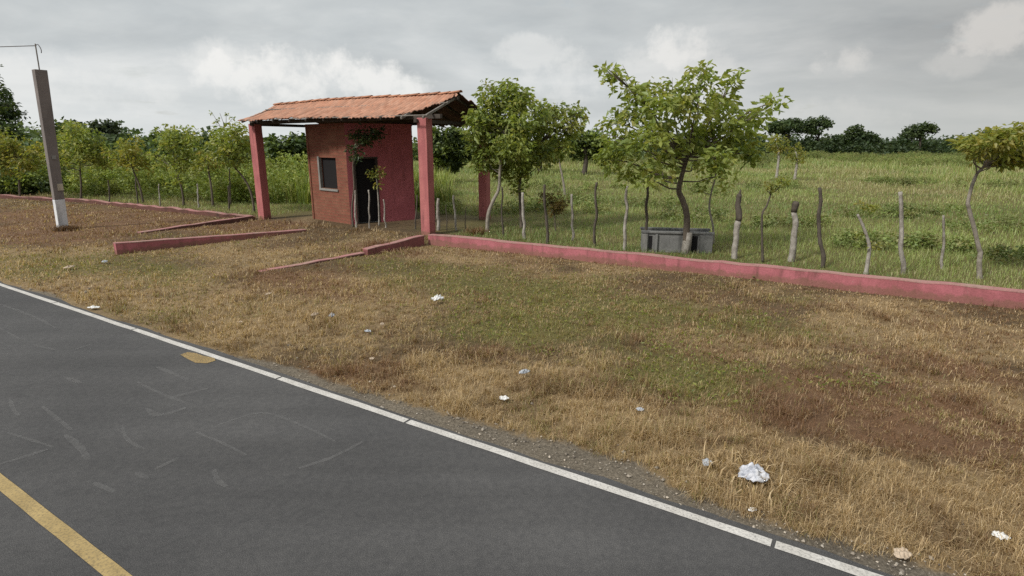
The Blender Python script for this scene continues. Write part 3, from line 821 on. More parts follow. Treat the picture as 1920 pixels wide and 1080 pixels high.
# little field trees before the far wood
for px, top, bot, hw, lab, c_ in ((1458, 250, 315, 22, 'small yellowish field tree standing left of its twin behind the big tree', YELLOWGREEN), (1492, 268, 318, 18, 'lower yellowish field tree with pale trunk under the umbrella-shaped tree', YELLOWGREEN)):
    Y_ = 38
    bb = ap(px, bot, Y_); bb[2] = 0
    tree('field_tree', bb, [bb, ap(px + 2, (bot + top) / 2 + 12, Y_), ap(px, (top + bot) / 2 - 8, Y_)],
         [(px, top + 10, hw * .55), (px - hw * .6, top + 24, hw * .5), (px + hw * .6, top + 22, hw * .5), (px + 3, top + 30, hw * .5)], lab, cols=c_, leaf=.16, mat='pale post', r0=.09, dens=.8)

# row of live fence trees on the left
LROW = [  # px of trunk foot, foot y, trunk path, clusters, label, colours
    (38, 372, [(38, 374), (36, 345), (34, 318), (36, 300)], [(10, 290, 26), (45, 285, 26), (70, 300, 18), (25, 270, 18), (-20, 285, 26), (50, 310, 16), (5, 315, 18)], 'yellow-green roadside tree at the left edge, left of the pole', YELLOWGREEN),
    (152, 374, [(152, 376), (152, 345), (150, 315), (150, 290)], [(130, 262, 26), (165, 258, 26), (110, 285, 20), (150, 285, 28), (185, 285, 22), (140, 245, 16), (172, 300, 16), (200, 300, 14), (122, 305, 14)], 'broad tree immediately right of the concrete pole', GREEN),
    (265, 380, [(269, 382), (262, 350), (252, 325), (245, 305)], [(225, 300, 18), (250, 290, 20), (275, 300, 16), (240, 275, 16), (210, 288, 12)], 'low tree with a left-leaning dark stem, second from the pole', YELLOWGREEN),
    (345, 385, [(345, 387), (341, 355), (333, 330), (328, 305)], [(320, 265, 22), (350, 262, 20), (335, 290, 24), (305, 300, 16), (365, 290, 16), (340, 315, 16), (325, 330, 12)], 'mid-green tree in the middle of the left row with a dark tangled stem', GREEN),
    (399, 388, [(400, 390), (396, 350), (391, 320), (390, 305)], [(385, 305, 14), (400, 298, 12), (375, 312, 10)], 'spindly dark-stemmed tree between the tangled tree and the curved tree', YELLOWGREEN),
    (476, 398, [(477, 400), (473, 370), (464, 345), (450, 325), (435, 308), (430, 290)], [(415, 260, 20), (440, 255, 22), (460, 265, 16), (400, 278, 16), (430, 285, 24), (458, 290, 16), (408, 300, 14), (445, 305, 12)], 'tree with a curved dark trunk leaning away from the left pavilion column', GREEN)]
for px, fy, tr, cl_, lab, cc_ in LROW:
    bb = gp(px, fy)
    tree('fence_tree', bb, trunk_px(tr, bb[1]), [(x_ + rnd.uniform(-6, 6), y_ + rnd.uniform(-6, 6), r_ * 1.05) for x_, y_, r_ in cl_], lab, cols=cc_, extra=3, leaf=.16, dens=.72, mat='bark', r0=.045, group=None)
# bare twigs above the last one
bb = gp(455, 392); mb = MB()
Yt = bb[1] + 1.2
bare = empty('bare_sapling', ap(432, 385, Yt) * np.array([1, 1, 0]), 'bare twiggy sapling poking above the tree beside the left column', 'sapling')
base_ = ap(432, 385, Yt); base_[2] = -.05
mb.tube(smooth_path([base_, ap(430, 320, Yt), ap(424, 260, Yt), ap(418, 238, Yt)], 4), [.03, .028, .027, .026, .025, .024, .023, .022, .021, .02, .018, .016, .014], 6)
for x0, y0, x1, y1 in ((424, 262, 398, 212), (421, 245, 404, 232), (420, 242, 424, 215), (419, 238, 436, 222), (410, 232, 402, 226), (424, 258, 440, 232), (421, 246, 412, 212)):
    mb.tube([ap(x0, y0, Yt), ap((x0 + x1) / 2 + 2, (y0 + y1) / 2, Yt + .1), ap(x1, y1, Yt + .2)], [.014, .011, .006], 5)
mb.build('trunk', M['bark'], bare)
pts = np.concatenate([clump_points(ap(x, y, Yt + .2), .10, 14) for x, y in ((396, 212), (404, 230), (436, 220), (400, 240), (440, 230), (424, 214), (410, 224))])
v_, q_, s_, c_ = leaves(pts, .09, shades(len(pts), GREEN))
mesh_np('crown', v_, q_, s_, M['leaf'], bare, colr=c_)
# dark feathery tree cut by the left border
Y_ = 30
bb = ap(-40, 365, Y_); bb[2] = 0
tree('dark_tree', bb, [bb, ap(-38, 300, Y_), ap(-34, 240, Y_), ap(-30, 180, Y_)], [(-10, 185, 22), (8, 205, 18), (20, 215, 14), (-5, 225, 28), (12, 240, 22), (-30, 200, 40), (-50, 240, 45), (-8, 258, 28), (-40, 150, 30), (-2, 170, 12), (26, 206, 9), (22, 250, 14)],
     'tall dark feathery tree half cut off by the left border', cols=DARK, leaf=.20, dens=1.1, r0=.16)

# ------------------------------------------------------------------ far wood: one mass, plus trees one can tell apart
def far_leaves(n_, cx, cy, cz, rx, ry, rz, size, cols, wts=None):
    p_ = rng.normal(0, 1, (n_, 3)); p_ /= np.linalg.norm(p_, axis=1)[:, None]; p_ *= (rng.random(n_) ** .33)[:, None]
    P = np.stack([cx + p_[:, 0] * rx, cy + p_[:, 1] * ry, cz + p_[:, 2] * rz], -1)
    P[:, 2] = np.maximum(P[:, 2], .05)
    return P, np.full(n_, size)
def mass(name, lumps, cols, size, kind='stuff', per=1.0, label=None, cat=None):
    Ps = []; Cc = []
    for (P, rx, rz) in lumps:
        n_ = int(per * 44 * rx * rz / size ** 2 * .55)
        ns_ = max(5, n_ // 22)
        a = rng.normal(0, 1, (ns_, 3)); a /= np.linalg.norm(a, axis=1)[:, None]; a *= (rng.random(ns_) ** .28)[:, None]
        sub = P + a * np.array([rx, rx * .8, rz])
        pick = rng.integers(0, ns_, n_)
        p_ = sub[pick] + np.clip(rng.normal(0, 1, (n_, 3)), -1.6, 1.6) * size * .9
        tone = rng.uniform(.72, 1.3)
        cc = (shades(ns_, cols, None, .22)[pick] * .65 + shades(n_, cols, None, .3) * .35) * tone
        ok = p_[:, 2] > .03
        Ps.append(p_[ok]); Cc.append(cc[ok])
    v_, q_, s_, c_ = leaves(np.concatenate(Ps), size, np.clip(np.concatenate(Cc), 0, 1), aspect=.7, droop=.1)
    o = mesh_np(name, v_, q_, s_, M['far_leaf'], colr=c_)
    return tag(o, label, cat, kind=kind)

lumps = []
def skyline(pts, Y, jit=6, step=14, bot=300, rmin=1.0):
    xs = np.arange(pts[0][0], pts[-1][0], step)
    ys = np.interp(xs, [p_[0] for p_ in pts], [p_[1] for p_ in pts])
    for x, y in zip(xs, ys):
        y = y + rnd.uniform(-jit, jit * .6); Yd = Y * rnd.uniform(.92, 1.12)
        topP = ap(x, y, Yd); h = topP[2]
        r = max(rmin, h * rnd.uniform(.42, .55))
        lumps.append((np.array([topP[0], Yd, h - r]), step * pxm(Yd) * rnd.uniform(.8, 1.2), r))
        lumps.append((np.array([topP[0] + rnd.uniform(-1, 1), Yd - rnd.uniform(.5, 2.5), h * .3]), step * pxm(Yd) * 1.1, max(.5, h * .36)))
skyline([(-200, 235), (40, 240), (110, 238), (180, 236), (230, 240), (260, 252), (320, 255), (400, 256), (470, 258), (540, 262), (620, 262), (760, 262), (870, 262), (960, 264), (1060, 262), (1110, 255), (1180, 258), (1300, 258), (1420, 258)], 80, 5, 17)
skyline([(-260, 248), (20, 262), (90, 252), (160, 262), (260, 262), (330, 258), (410, 266), (480, 264), (560, 268), (660, 270)], 47, 9, 17, rmin=.7)
mass('far_wood', lumps, [(.075, .118, .045), (.105, .148, .056), (.140, .180, .068), (.055, .088, .038)], .5, label=None)

lumps = []
for Yq in (98, 108):
    skyline([(1400, 253), (1440, 256), (1500, 258), (1560, 258), (1600, 253), (1650, 256), (1690, 262), (1720, 260), (1780, 262), (1830, 257), (1900, 252), (1960, 250), (2100, 246)], Yq, 5, 11, rmin=1.3)
mass('dark_wood', lumps, [(.040, .068, .028), (.058, .088, .034), (.078, .108, .042), (.030, .050, .022)], .5)
def far_tree(px, top, bot, Y, crown, lab, cols=DARK, name='far_tree', size=.38, r0=.22, cat='tree', per=1.0):
    bb = ap(px, bot, Y); bb[2] = 0
    root = empty(name, bb, lab, cat)
    mb = MB(); h = ap(px, top, Y)[2]
    mb.tube(smooth_path([bb, bb + Z * h * .3 + np.array([.12, 0, 0]), bb + Z * h * .62], 4), [r0 * (1 - .4 * i / 8) for i in range(9)], 7)
    Ps = []; Cc = []
    for (cx, cy, rx, ry) in crown:
        Yd = Y + rnd.uniform(-1, 1) * rx * pxm(Y) * .7
        P = ap(cx, cy, Yd); a, b_ = rx * pxm(Y), ry * pxm(Y)
        mb.tube([bb + Z * h * rnd.uniform(.4, .6), (bb + Z * h * .6) * .5 + P * .5 - Z * .1, P], [r0 * .4, r0 * .28, r0 * .1], 6)
        n_ = int(per * 150 * a * b_ / size ** 2 * .6); ns_ = max(5, n_ // 16)
        d_ = rng.normal(0, 1, (ns_, 3)); d_ /= np.linalg.norm(d_, axis=1)[:, None]; d_ *= (rng.random(ns_) ** .4)[:, None]
        sub = P + d_ * np.array([a, a, b_]); pick = rng.integers(0, ns_, n_)
        Ps.append(sub[pick] + np.clip(rng.normal(0, 1, (n_, 3)), -1.5, 1.5) * size * .6)
        Cc.append((shades(ns_, cols, None, .2)[pick] * .6 + shades(n_, cols, None, .3) * .4) * rnd.uniform(.8, 1.2))
    mb.build('trunk', M['dark post'], root, smooth=True)
    v_, q_, s_, c_ = leaves(np.concatenate(Ps), size, np.concatenate(Cc), aspect=.65, droop=.1)
    mesh_np('crown', v_, q_, s_, M['far_leaf'], root, colr=c_)
    return root
far_tree(1474, 224, 292, 92, [(1462, 236, 24, 8), (1480, 232, 22, 9), (1450, 243, 14, 6), (1494, 240, 14, 7), (1468, 246, 16, 6)], 'far dark tree with a domed umbrella crown, right behind the big fence tree')
far_tree(1530, 222, 292, 92, [(1520, 234, 18, 8), (1536, 228, 18, 7), (1548, 234, 12, 6), (1524, 246, 14, 7), (1512, 240, 8, 5)], 'far dark tree with a flat anvil crown, right of the domed umbrella tree')
far_tree(1605, 236, 292, 95, [(1605, 246, 15, 9), (1618, 256, 16, 8), (1590, 257, 16, 8), (1634, 262, 14, 8), (1604, 264, 18, 9)], 'far rounded tree with a small knob on top, in the middle of the right skyline')
far_tree(1720, 232, 292, 95, [(1712, 246, 16, 8), (1735, 238, 17, 6), (1700, 256, 12, 8), (1746, 243, 10, 6), (1694, 266, 10, 7), (1722, 252, 10, 5)], 'far wind-swept dark tree with a gap in its crown, right of the rounded tree')
far_tree(1868, 242, 290, 95, [(1862, 252, 16, 7), (1880, 250, 12, 6), (1846, 260, 16, 8), (1895, 258, 16, 7)], 'far low dark tree above the yellow-green fence tree at right')
far_tree(196, 228, 300, 62, [(190, 238, 20, 9), (208, 240, 14, 9), (176, 246, 14, 8), (200, 254, 22, 10)], 'far grey-green tree rising behind the broad tree by the pole', cols=[(.05, .07, .035), (.065, .085, .045), (.04, .055, .03)])
far_tree(122, 230, 300, 55, [(132, 240, 20, 10), (112, 246, 18, 10), (148, 248, 16, 9), (128, 258, 26, 12)], 'far dark tree seen right beside the concrete pole', cols=DARK + GREEN[:1])
far_tree(315, 248, 300, 50, [(310, 258, 18, 9), (335, 256, 14, 9), (290, 262, 16, 9), (320, 270, 28, 12)], 'far round tree between the leaning stem and the tangled tree', cols=GREEN[:2] + DARK[:2])
far_tree(380, 258, 305, 48, [(372, 268, 16, 10), (392, 272, 14, 9), (360, 276, 14, 9)], 'far small tree left of the curved tree by the column', cols=DARK + GREEN[:2])
far_tree(545, 258, 320, 44, [(528, 268, 16, 9), (552, 264, 18, 9), (572, 270, 18, 9), (540, 282, 26, 14), (570, 288, 20, 12), (515, 285, 16, 12)], 'dark bushy tree seen between the left column and the hut', cols=DARK + GREEN[:1])
far_tree(830, 240, 335, 36, [(820, 252, 18, 12), (845, 250, 18, 12), (862, 258, 18, 14), (830, 275, 26, 16), (858, 285, 26, 18), (815, 300, 20, 18), (845, 308, 26, 16), (880, 275, 20, 18)], 'dense dark bush tree framed by the two right pavilion columns', cols=DARK + GREEN[:2], size=.24, r0=.12)
far_tree(1095, 246, 318, 45, [(1085, 262, 22, 11), (1108, 258, 22, 11), (1128, 264, 18, 10), (1070, 274, 22, 12), (1100, 284, 32, 14), (1130, 290, 22, 12)], 'green bushy tree in the gap between the round tree and the big tree', cols=GREEN[:2] + DARK[:2], size=.28)
far_tree(1010, 258, 320, 48, [(1000, 270, 22, 10), (1030, 272, 22, 10), (970, 274, 22, 10), (1015, 288, 36, 14)], 'dark bushy tree behind the round fence tree', cols=DARK + GREEN[:1], size=.3)

# ------------------------------------------------------------------ fence posts
POSTS = [  # foot px, top px, radius, material, label
    ((821, 432), (822, 372), .050, 'pale post', 'blotchy white fence post touching the front right pavilion column'),
    ((856, 432), (850, 366), .030, 'pale post', 'slim white leaning fence post midway between the two right pavilion columns'),
    ((943, 443), (941, 350), .025, 'dark post', 'thin dark fence post just right of the bent pale trunk'),
    ((984, 447), (980, 361), .042, 'pale post', 'pale fence post just right of the round tree stem'),
    ((1026, 455), (1021, 346), .036, 'dark post', 'dark fence post against the rusty shrub'),
    ((1074, 449), (1072, 364), .034, 'pale post', 'bright white fence post right of the rusty shrub'),
    ((1116, 459), (1119, 342), .034, 'dark post', 'dark straight fence post next right of the bright white one'),
    ((1171, 467), (1176, 349), .040, 'pale post', 'grey leaning fence post left of the concrete trough'),
    ((1213, 468), (1213, 342), .034, 'dark post', 'dark fence post standing before the left end of the concrete trough'),
    ((1378, 484), (1386, 364), .062, 'pale post', 'thick pale fence post with a dark charred top, right of the big tree'),
    ((1483, 488), (1493, 378), .064, 'pale post', 'thick white fence post with a brown top, right of the forked sapling'),
    ((1542, 500), (1537, 352), .040, 'dark post', 'tall dark fence post right of the thick white post'),
    ((1694, 513), (1688, 360), .040, 'pale post', 'crooked tall grey fence post right of the bent white sapling'),
    ((1769, 504), (1769, 404), .026, 'pale post', 'short thin pale stake left of the zigzag tree'),
    ((668, 426), (666, 357), .030, 'pale post', 'whitish stake at the left edge of the hut door'),
    ((693, 428), (691, 356), .024, 'pale post', 'thin white stake across the middle of the dark door'),
    ((723, 427), (719, 374), .024, 'pale post', 'short pale stake just right of the leafy stake by the door'),
    ((778, 430), (782, 366), .022, 'dark post', 'thin leaning stick just left of the front right pavilion column'),
    ((258, 384), (254, 335), .03, 'dark post', 'dark fence stake below the left-leaning tree, right of the pole'),
    ((300, 386), (298, 345), .025, 'pale post', 'pale fence stake between the left-leaning and the tangled tree'),
    ((372, 390), (370, 345), .03, 'pale post', 'pale fence stake left of the spindly tree'),
    ((430, 394), (428, 348), .03, 'dark post', 'dark fence stake between the spindly and the curved tree'),
    ((205, 380), (203, 338), .028, 'dark post', 'dark fence stake just right of the broad tree by the pole'),
    ((838, 432), (836, 385), .014, 'dark post', 'very thin twig stake left of the slim white leaning post'),
    ((872, 434), (874, 388), .014, 'dark post', 'very thin twig stake right of the slim white leaning post'),
]
for (fx, fy), (tx, ty), r, mt, lab in POSTS:
    ft = gp(fx, fy); ft[2] = -.06; tp = ap(tx, ty, ft[1] + rnd.uniform(-.05, .05))
    n_ = 7; P = []
    L_ = np.linalg.norm(tp - ft)
    for i in range(n_):
        t = i / (n_ - 1); P.append(ft * (1 - t) + tp * t + (np.array([rnd.uniform(-1, 1), rnd.uniform(-1, 1), 0]) * .024 * L_ * .8 if 0 < i < n_ - 1 else 0))
    P = smooth_path(P, 3)
    rr_ = [r * (1.08 - .25 * i / (len(P) - 1)) * rnd.uniform(.9, 1.1) for i in range(len(P))]
    root = None
    if 'dark charred top' in lab or 'brown top' in lab:
        root = empty('fence_post', ft, lab, 'fence post', 'fence posts along the low walls')
        c_ = int(len(P) * (.62 if 'charred' in lab else .80))
        MB().tube(P[:c_ + 1], rr_[:c_ + 1], 9, .10).build('post_shaft', M[mt], root, smooth=True)
        m2 = MB().tube(P[c_:], [q_ * 1.12 for q_ in rr_[c_:]], 9, .16)
        if 'charred' in lab:
            m2.tube([P[-2], P[-1] + Z * .1 + np.array([.02, 0, 0])], [r * .7, r * .2], 6, .1)
        m2.build('post_top', M['dark post'], root, smooth=True)
    else:
        o = MB().tube(P, rr_, 9, .10).build('fence_post', M[mt], None, smooth=True)
        tag(o, lab, 'fence post', 'fence posts along the low walls')

# ------------------------------------------------------------------ concrete trough
t0, t1 = gp(1203, 470), gp(1334, 474)
td = t1 - t0; TL = np.linalg.norm(td); td /= TL; tn = np.array([-td[1], td[0], 0])
tr = empty('trough', (t0 + t1) / 2 + tn * .3, 'weathered grey concrete trough in the grass behind the big tree trunk', 'trough')
mb = MB(); TD, THh, tw = .62, .42, .08
mb.box(t0 - Z * .05, td * TL, tn * tw, Z * (THh + .05)); mb.box(t0 + tn * (TD - tw) - Z * .05, td * TL, tn * tw, Z * (THh + .05))
mb.box(t0 + tn * tw - Z * .05, td * tw, tn * (TD - 2 * tw), Z * (THh + .047)); mb.box(t1 - td * tw + tn * tw - Z * .05, td * tw, tn * (TD - 2 * tw), Z * (THh + .047))
mb.box(t0 + tn * tw + td * tw + Z * .02, td * (TL - 2 * tw), tn * (TD - 2 * tw), Z * .08)
mb.build('basin', M['old trough concrete'], tr, bevel=.01)
rim = MB()
rim.box(t0 - td * .03 - tn * .04 + Z * (THh + .002), td * (TL + .06), tn * .12, Z * .05); rim.box(t0 - td * .03 + tn * (TD - .08) + Z * (THh + .002), td * (TL + .06), tn * .12, Z * .05)
rim.build('rim', M['old trough concrete'], tr, bevel=.01)
pil = [(0, .20, 'pale'), (.48, .10, ''), (TL - .30, .28, '')]
for s, w_, k_ in ((-.01, .13, 'grey concrete'), (.30, .05, 'old trough concrete'), (TL - .30, .30, 'old trough concrete')):
    MB().box(t0 + td * s - tn * .05 - Z * .05, td * w_, tn * .048, Z * (THh + .04)).build('pier', M[k_], tr, bevel=.006)
MB().box(t0 + td * .15 - tn * .004 + Z * .03, td * .08, tn * .003, Z * .33).build('recess_shade', M['void'], tr)  # black strip laid on the face, the shade of a recess as colour
MB().box(t0 + td * (TL - .47) - tn * .006 + Z * .0, td * .14, tn * .005, Z * .38).build('recess_shade', M['void'], tr)  # second recess, its shade likewise painted as a flat black strip

# ------------------------------------------------------------------ litter
LIT = [  # px, size, flatness, material, label, kind
    (821, 568, .15, .6, 'litter white', 'clean white plastic bag lying in the green grass in front of the pink column', 'bag'),
    (1410, 907, .17, .62, 'litter clear', 'crumpled white and grey plastic bag at the roadside edge of the dry grass', 'bag'),
    (1325, 875, .085, .3, 'litter grey', 'flat bluish grey scrap just left of the crumpled plastic bag', 'scrap'),
    (176, 580, .115, .35, 'litter white', 'white foam tray lying beside the road edge line', 'tray'),
    (131, 505, .16, .3, 'litter tan', 'pale tan cardboard piece in the grass below the pole', 'scrap'),
    (197, 496, .13, .35, 'litter grey', 'light grey scrap right of the tan cardboard piece', 'scrap'),
    (590, 597, .09, .5, 'litter tan', 'crumpled beige wrapper left of its bluish neighbour in the verge', 'wrapper'),
    (623, 599, .09, .6, 'litter grey', 'bluish grey wrapper right of the beige one in the verge', 'wrapper'),
    (717, 613, .06, .6, 'litter tan', 'small pinkish paper ball below the white bag, to its left', 'paper'),
    (690, 626, .07, .4, 'litter grey', 'small grey scrap under the pinkish paper ball', 'scrap'),
    (983, 706, .095, .6, 'litter grey', 'grey crumpled can lying in the middle of the dry verge', 'can'),
    (945, 753, .075, .35, 'litter white', 'small flat white paper scrap below the grey can', 'paper'),
    (1200, 774, .06, .4, 'litter grey', 'tiny grey scrap in the straw between can and crumpled bag', 'scrap'),
    (1873, 1016, .07, .5, 'litter white', 'white paper crumb in the tall straw at the lower right corner', 'paper'),
    (504, 556, .08, .4, 'litter tan', 'pale dry scrap in the brown grass before the buried wall', 'scrap'),
    (450, 608, .06, .3, 'litter tan', 'small tan flake nearest the edge line, above the yellow patch', 'scrap'),
    (698, 677, .05, .4, 'litter tan', 'tiny beige crumb on the straw near the road shoulder', 'scrap'),
    (1690, 1047, .09, .25, 'litter tan', 'curled tan scrap on the gravel shoulder at lower right', 'scrap'),
    (1410, 963, .04, .3, 'litter white', 'tiny white flake on the gravel below the crumpled bag', 'scrap'),
]
import bmesh
for px, py, size, fl, mt, lab, cat in LIT:
    P = gp(px, py); z0 = gz(P[0], P[1])
    bm = bmesh.new(); N_ = 21; size *= .82; fl *= 1.15 if cat == 'bag' else .95
    ph = [rnd.uniform(0, 6.28) for _ in range(12)]; an = rnd.uniform(0, 3.14); asp = rnd.uniform(.6, .8)
    gv_ = []
    for i in range(N_):
        for j in range(N_):
            x, y = 2 * i / (N_ - 1) - 1, 2 * j / (N_ - 1) - 1
            rr_ = math.hypot(x, y); th_ = math.atan2(y, x)
            lim = .86 + .12 * math.sin(2 * th_ + ph[0]) + .07 * math.sin(5 * th_ + ph[1]) + .04 * math.sin(9 * th_ + ph[6])
            m_ = max(abs(x), abs(y)); q_ = m_ / (rr_ + 1e-6) * lim if rr_ > 0 else 1
            x, y = x * q_, y * q_
            fold = .5 * abs(math.sin(3.3 * x + 2.1 * y + ph[2])) + .42 * abs(math.sin(5.9 * y - 3.7 * x + ph[3])) + .3 * abs(math.sin(8.5 * x + ph[4]) * math.sin(7.3 * y + ph[5]))
            z = fl * (fold + rnd.uniform(-.05, .05)) * (1 - .75 * min(1, rr_ * .8)) + .05
            x2, y2 = x + rnd.uniform(-.03, .03), (y + rnd.uniform(-.03, .03)) * asp
            gv_.append(bm.verts.new((size * (x2 * math.cos(an) - y2 * math.sin(an)), size * (x2 * math.sin(an) + y2 * math.cos(an)), size * z * 1.25)))
    for i in range(N_ - 1):
        for j in range(N_ - 1):
            a4 = (gv_[i * N_ + j], gv_[(i + 1) * N_ + j], gv_[(i + 1) * N_ + j + 1], gv_[i * N_ + j + 1])
            bm.faces.new((a4[0], a4[1], a4[2])); bm.faces.new((a4[0], a4[2], a4[3]))
    me = bpy.data.meshes.new('litter'); bm.to_mesh(me); bm.free(); me.materials.append(M[mt])
    for f_ in me.polygons: f_.use_smooth = True
    nm = {'bag': 'plastic_bag', 'tray': 'foam_tray', 'can': 'crushed_can', 'paper': 'paper_scrap', 'wrapper': 'wrapper'}.get(cat, 'litter_scrap')
    o = bpy.data.objects.new(nm, me); col.objects.link(o)
    o.location = (P[0], P[1], z0 + .045 if cat == 'bag' else z0 + .03)
    if py > 560 and px < 180: o.location.z = .02
    sm2 = o.modifiers.new('thick', 'SOLIDIFY'); sm2.thickness = .004
    tag(o, lab, cat)

# ------------------------------------------------------------------ grass
def blades(name, X, Y, Zb, h, w, lean, colr, mat='grass', label=None):
    n_ = len(X)
    a = rng.uniform(0, 2 * np.pi, n_)
    dx, dy = np.cos(a), np.sin(a)
    b = np.stack([X, Y, Zb], -1); sdv = np.stack([-dy, dx, np.zeros(n_)], -1) * (w / 2)[:, None]
    d_ = np.stack([dx, dy, np.zeros(n_)], -1)
    m = b + d_ * (h * lean * .35)[:, None] + Z * (h * .6 * np.sqrt(np.clip(1 - (lean * .5) ** 2, .1, 1)))[:, None]
    t = b + d_ * (h * lean)[:, None] + Z * (h * np.clip(1 - lean * .55, .12, 1))[:, None]
    V = np.stack([b - sdv, b + sdv, m + sdv * .75, m - sdv * .75, t], 1).reshape(-1, 3)
    i = np.arange(n_)[:, None] * 5
    q = np.concatenate([i + np.array([0, 1, 2, 3]), i + np.array([3, 2, 4])], 1).ravel()
    sz = np.tile([4, 3], n_)
    o = mesh_np(name, V, q, sz, M[mat], colr=np.repeat(colr, 5, axis=0))
    return tag(o, kind='stuff')

def polar(n_, r0, r1, a0=-58, a1=58, pw=0.0):
    r = r0 * (r1 / r0) ** rng.random(n_)
    a = np.radians(rng.uniform(a0, a1, n_))
    return r * np.sin(a), r * np.cos(a), r
STRAW = np.array([(.51, .375, .215), (.40, .285, .155), (.62, .48, .295), (.30, .21, .11)])
BROWN = np.array([(.19, .118, .060), (.25, .16, .085), (.14, .088, .045), (.31, .21, .12)])
REDB = np.array([(.20, .105, .056), (.26, .145, .08), (.15, .080, .044), (.32, .20, .12)])
VG = np.array([(.24, .23, .070), (.18, .18, .055), (.30, .265, .09), (.34, .29, .12)])
def verge():
    n_ = 760000
    X, Y, r = polar(n_, 3.4, 46)
    # gather into tufts
    k = .16
    tx = np.floor(X / k) * k; ty = np.floor(Y / k) * k
    jx = (_tab[(np.floor(X / k).astype(int)) & 255, (np.floor(Y / k).astype(int)) & 255] - .5) * k
    jy = (_tab[(np.floor(Y / k).astype(int) + 71) & 255, (np.floor(X / k).astype(int) + 13) & 255] - .5) * k
    g_ = rng.random(n_) < .6
    X = np.where(g_, tx + k / 2 + jx + rng.normal(0, .028, n_), X); Y = np.where(g_, ty + k / 2 + jy + rng.normal(0, .028, n_), Y)
    u, v = uv_of(X, Y); bw = behind_wall(X, Y)
    st, gr, rd, gv = weights(X, Y)
    patch = fbm(X, Y, .55, 12, 3)
    ok = (bw < -.08) & (v > V_EDGE + .2) & (gv < .55 + .3 * (rng.random(n_) - .5)) & (patch + rng.random(n_) * .5 + st * .35 - rd * .12 > .63)
    near_wall = (bw > -.4) & (bw < -.08)
    X, Y, r, u, v, st, gr, rd, patch, nw, g_ = (q[ok] for q in (X, Y, r, u, v, st, gr, rd, patch, near_wall, g_))
    m = len(X)
    h = .022 + .055 * rng.random(m) ** 1.6 + .06 * np.clip(patch - .5, 0, 1) * rng.random(m)
    band = np.exp(-((v - V_EDGE - .85) / .55) ** 2) * np.clip((7 - u) / 9, .15, 1)
    h = h * (1 + .9 * band * rng.random(m)) * (1 + .45 * st * rng.random(m))
    h = np.where(nw & (rng.random(m) < .5), h * 2.3, h)
    h *= np.clip(1.25 - .04 * r, .8, 1.2)
    h = h * (1 + 1.3 * np.clip((fbm(X, Y, .5, 77, 3) - .54) * 6, 0, 1))
    w = np.clip(.0036 * r / 5.5, .003, .022) * rng.uniform(.7, 1.4, m)
    lean = rng.uniform(.25, 1.35, m)
    ws = np.stack([.20 + st * 1.0 + band * .3, .32 + 0 * st, rd * .95, gr * 1.15], -1) ** 1.5
    mot = fbm(X, Y, .42, 71, 3); mo2 = fbm(X, Y, .30, 72, 3)
    ws[:, 0] *= np.clip(1 + (mot - .5) * 5, .1, 4); ws[:, 1] *= np.clip(1 - (mot - .5) * 4, .2, 4); ws[:, 2] *= np.clip(1 + (mo2 - .5) * 5, .1, 4); ws[:, 3] *= np.clip(1 + (.5 - mo2) * 5, .1, 4)
    ws /= ws.sum(1, keepdims=True)
    pick = (rng.random(m)[:, None] > np.cumsum(ws, 1)).sum(1).clip(0, 3)
    pal = np.stack([STRAW, BROWN, REDB, VG])
    c = pal[pick, rng.integers(0, 4, m)] * rng.uniform(.75, 1.22, (m, 1))
    zb = (fbm(X, Y, 2.2, 5) - .5) * .09 * np.clip((v - V_EDGE - .3) / 1.5, 0, 1) * np.clip((60 - r) / 40, 0, 1) - .012
    blades('verge_grass', X, Y, zb, h, w, lean, np.clip(c, 0, 1))
verge()
FGREEN = np.array([(.300, .370, .115), (.26, .335, .098), (.345, .40, .15), (.40, .41, .18), (.215, .285, .085)])
FTAN = np.array([(.41, .37, .195), (.36, .33, .165), (.47, .42, .24), (.32, .30, .145), (.35, .36, .16)])
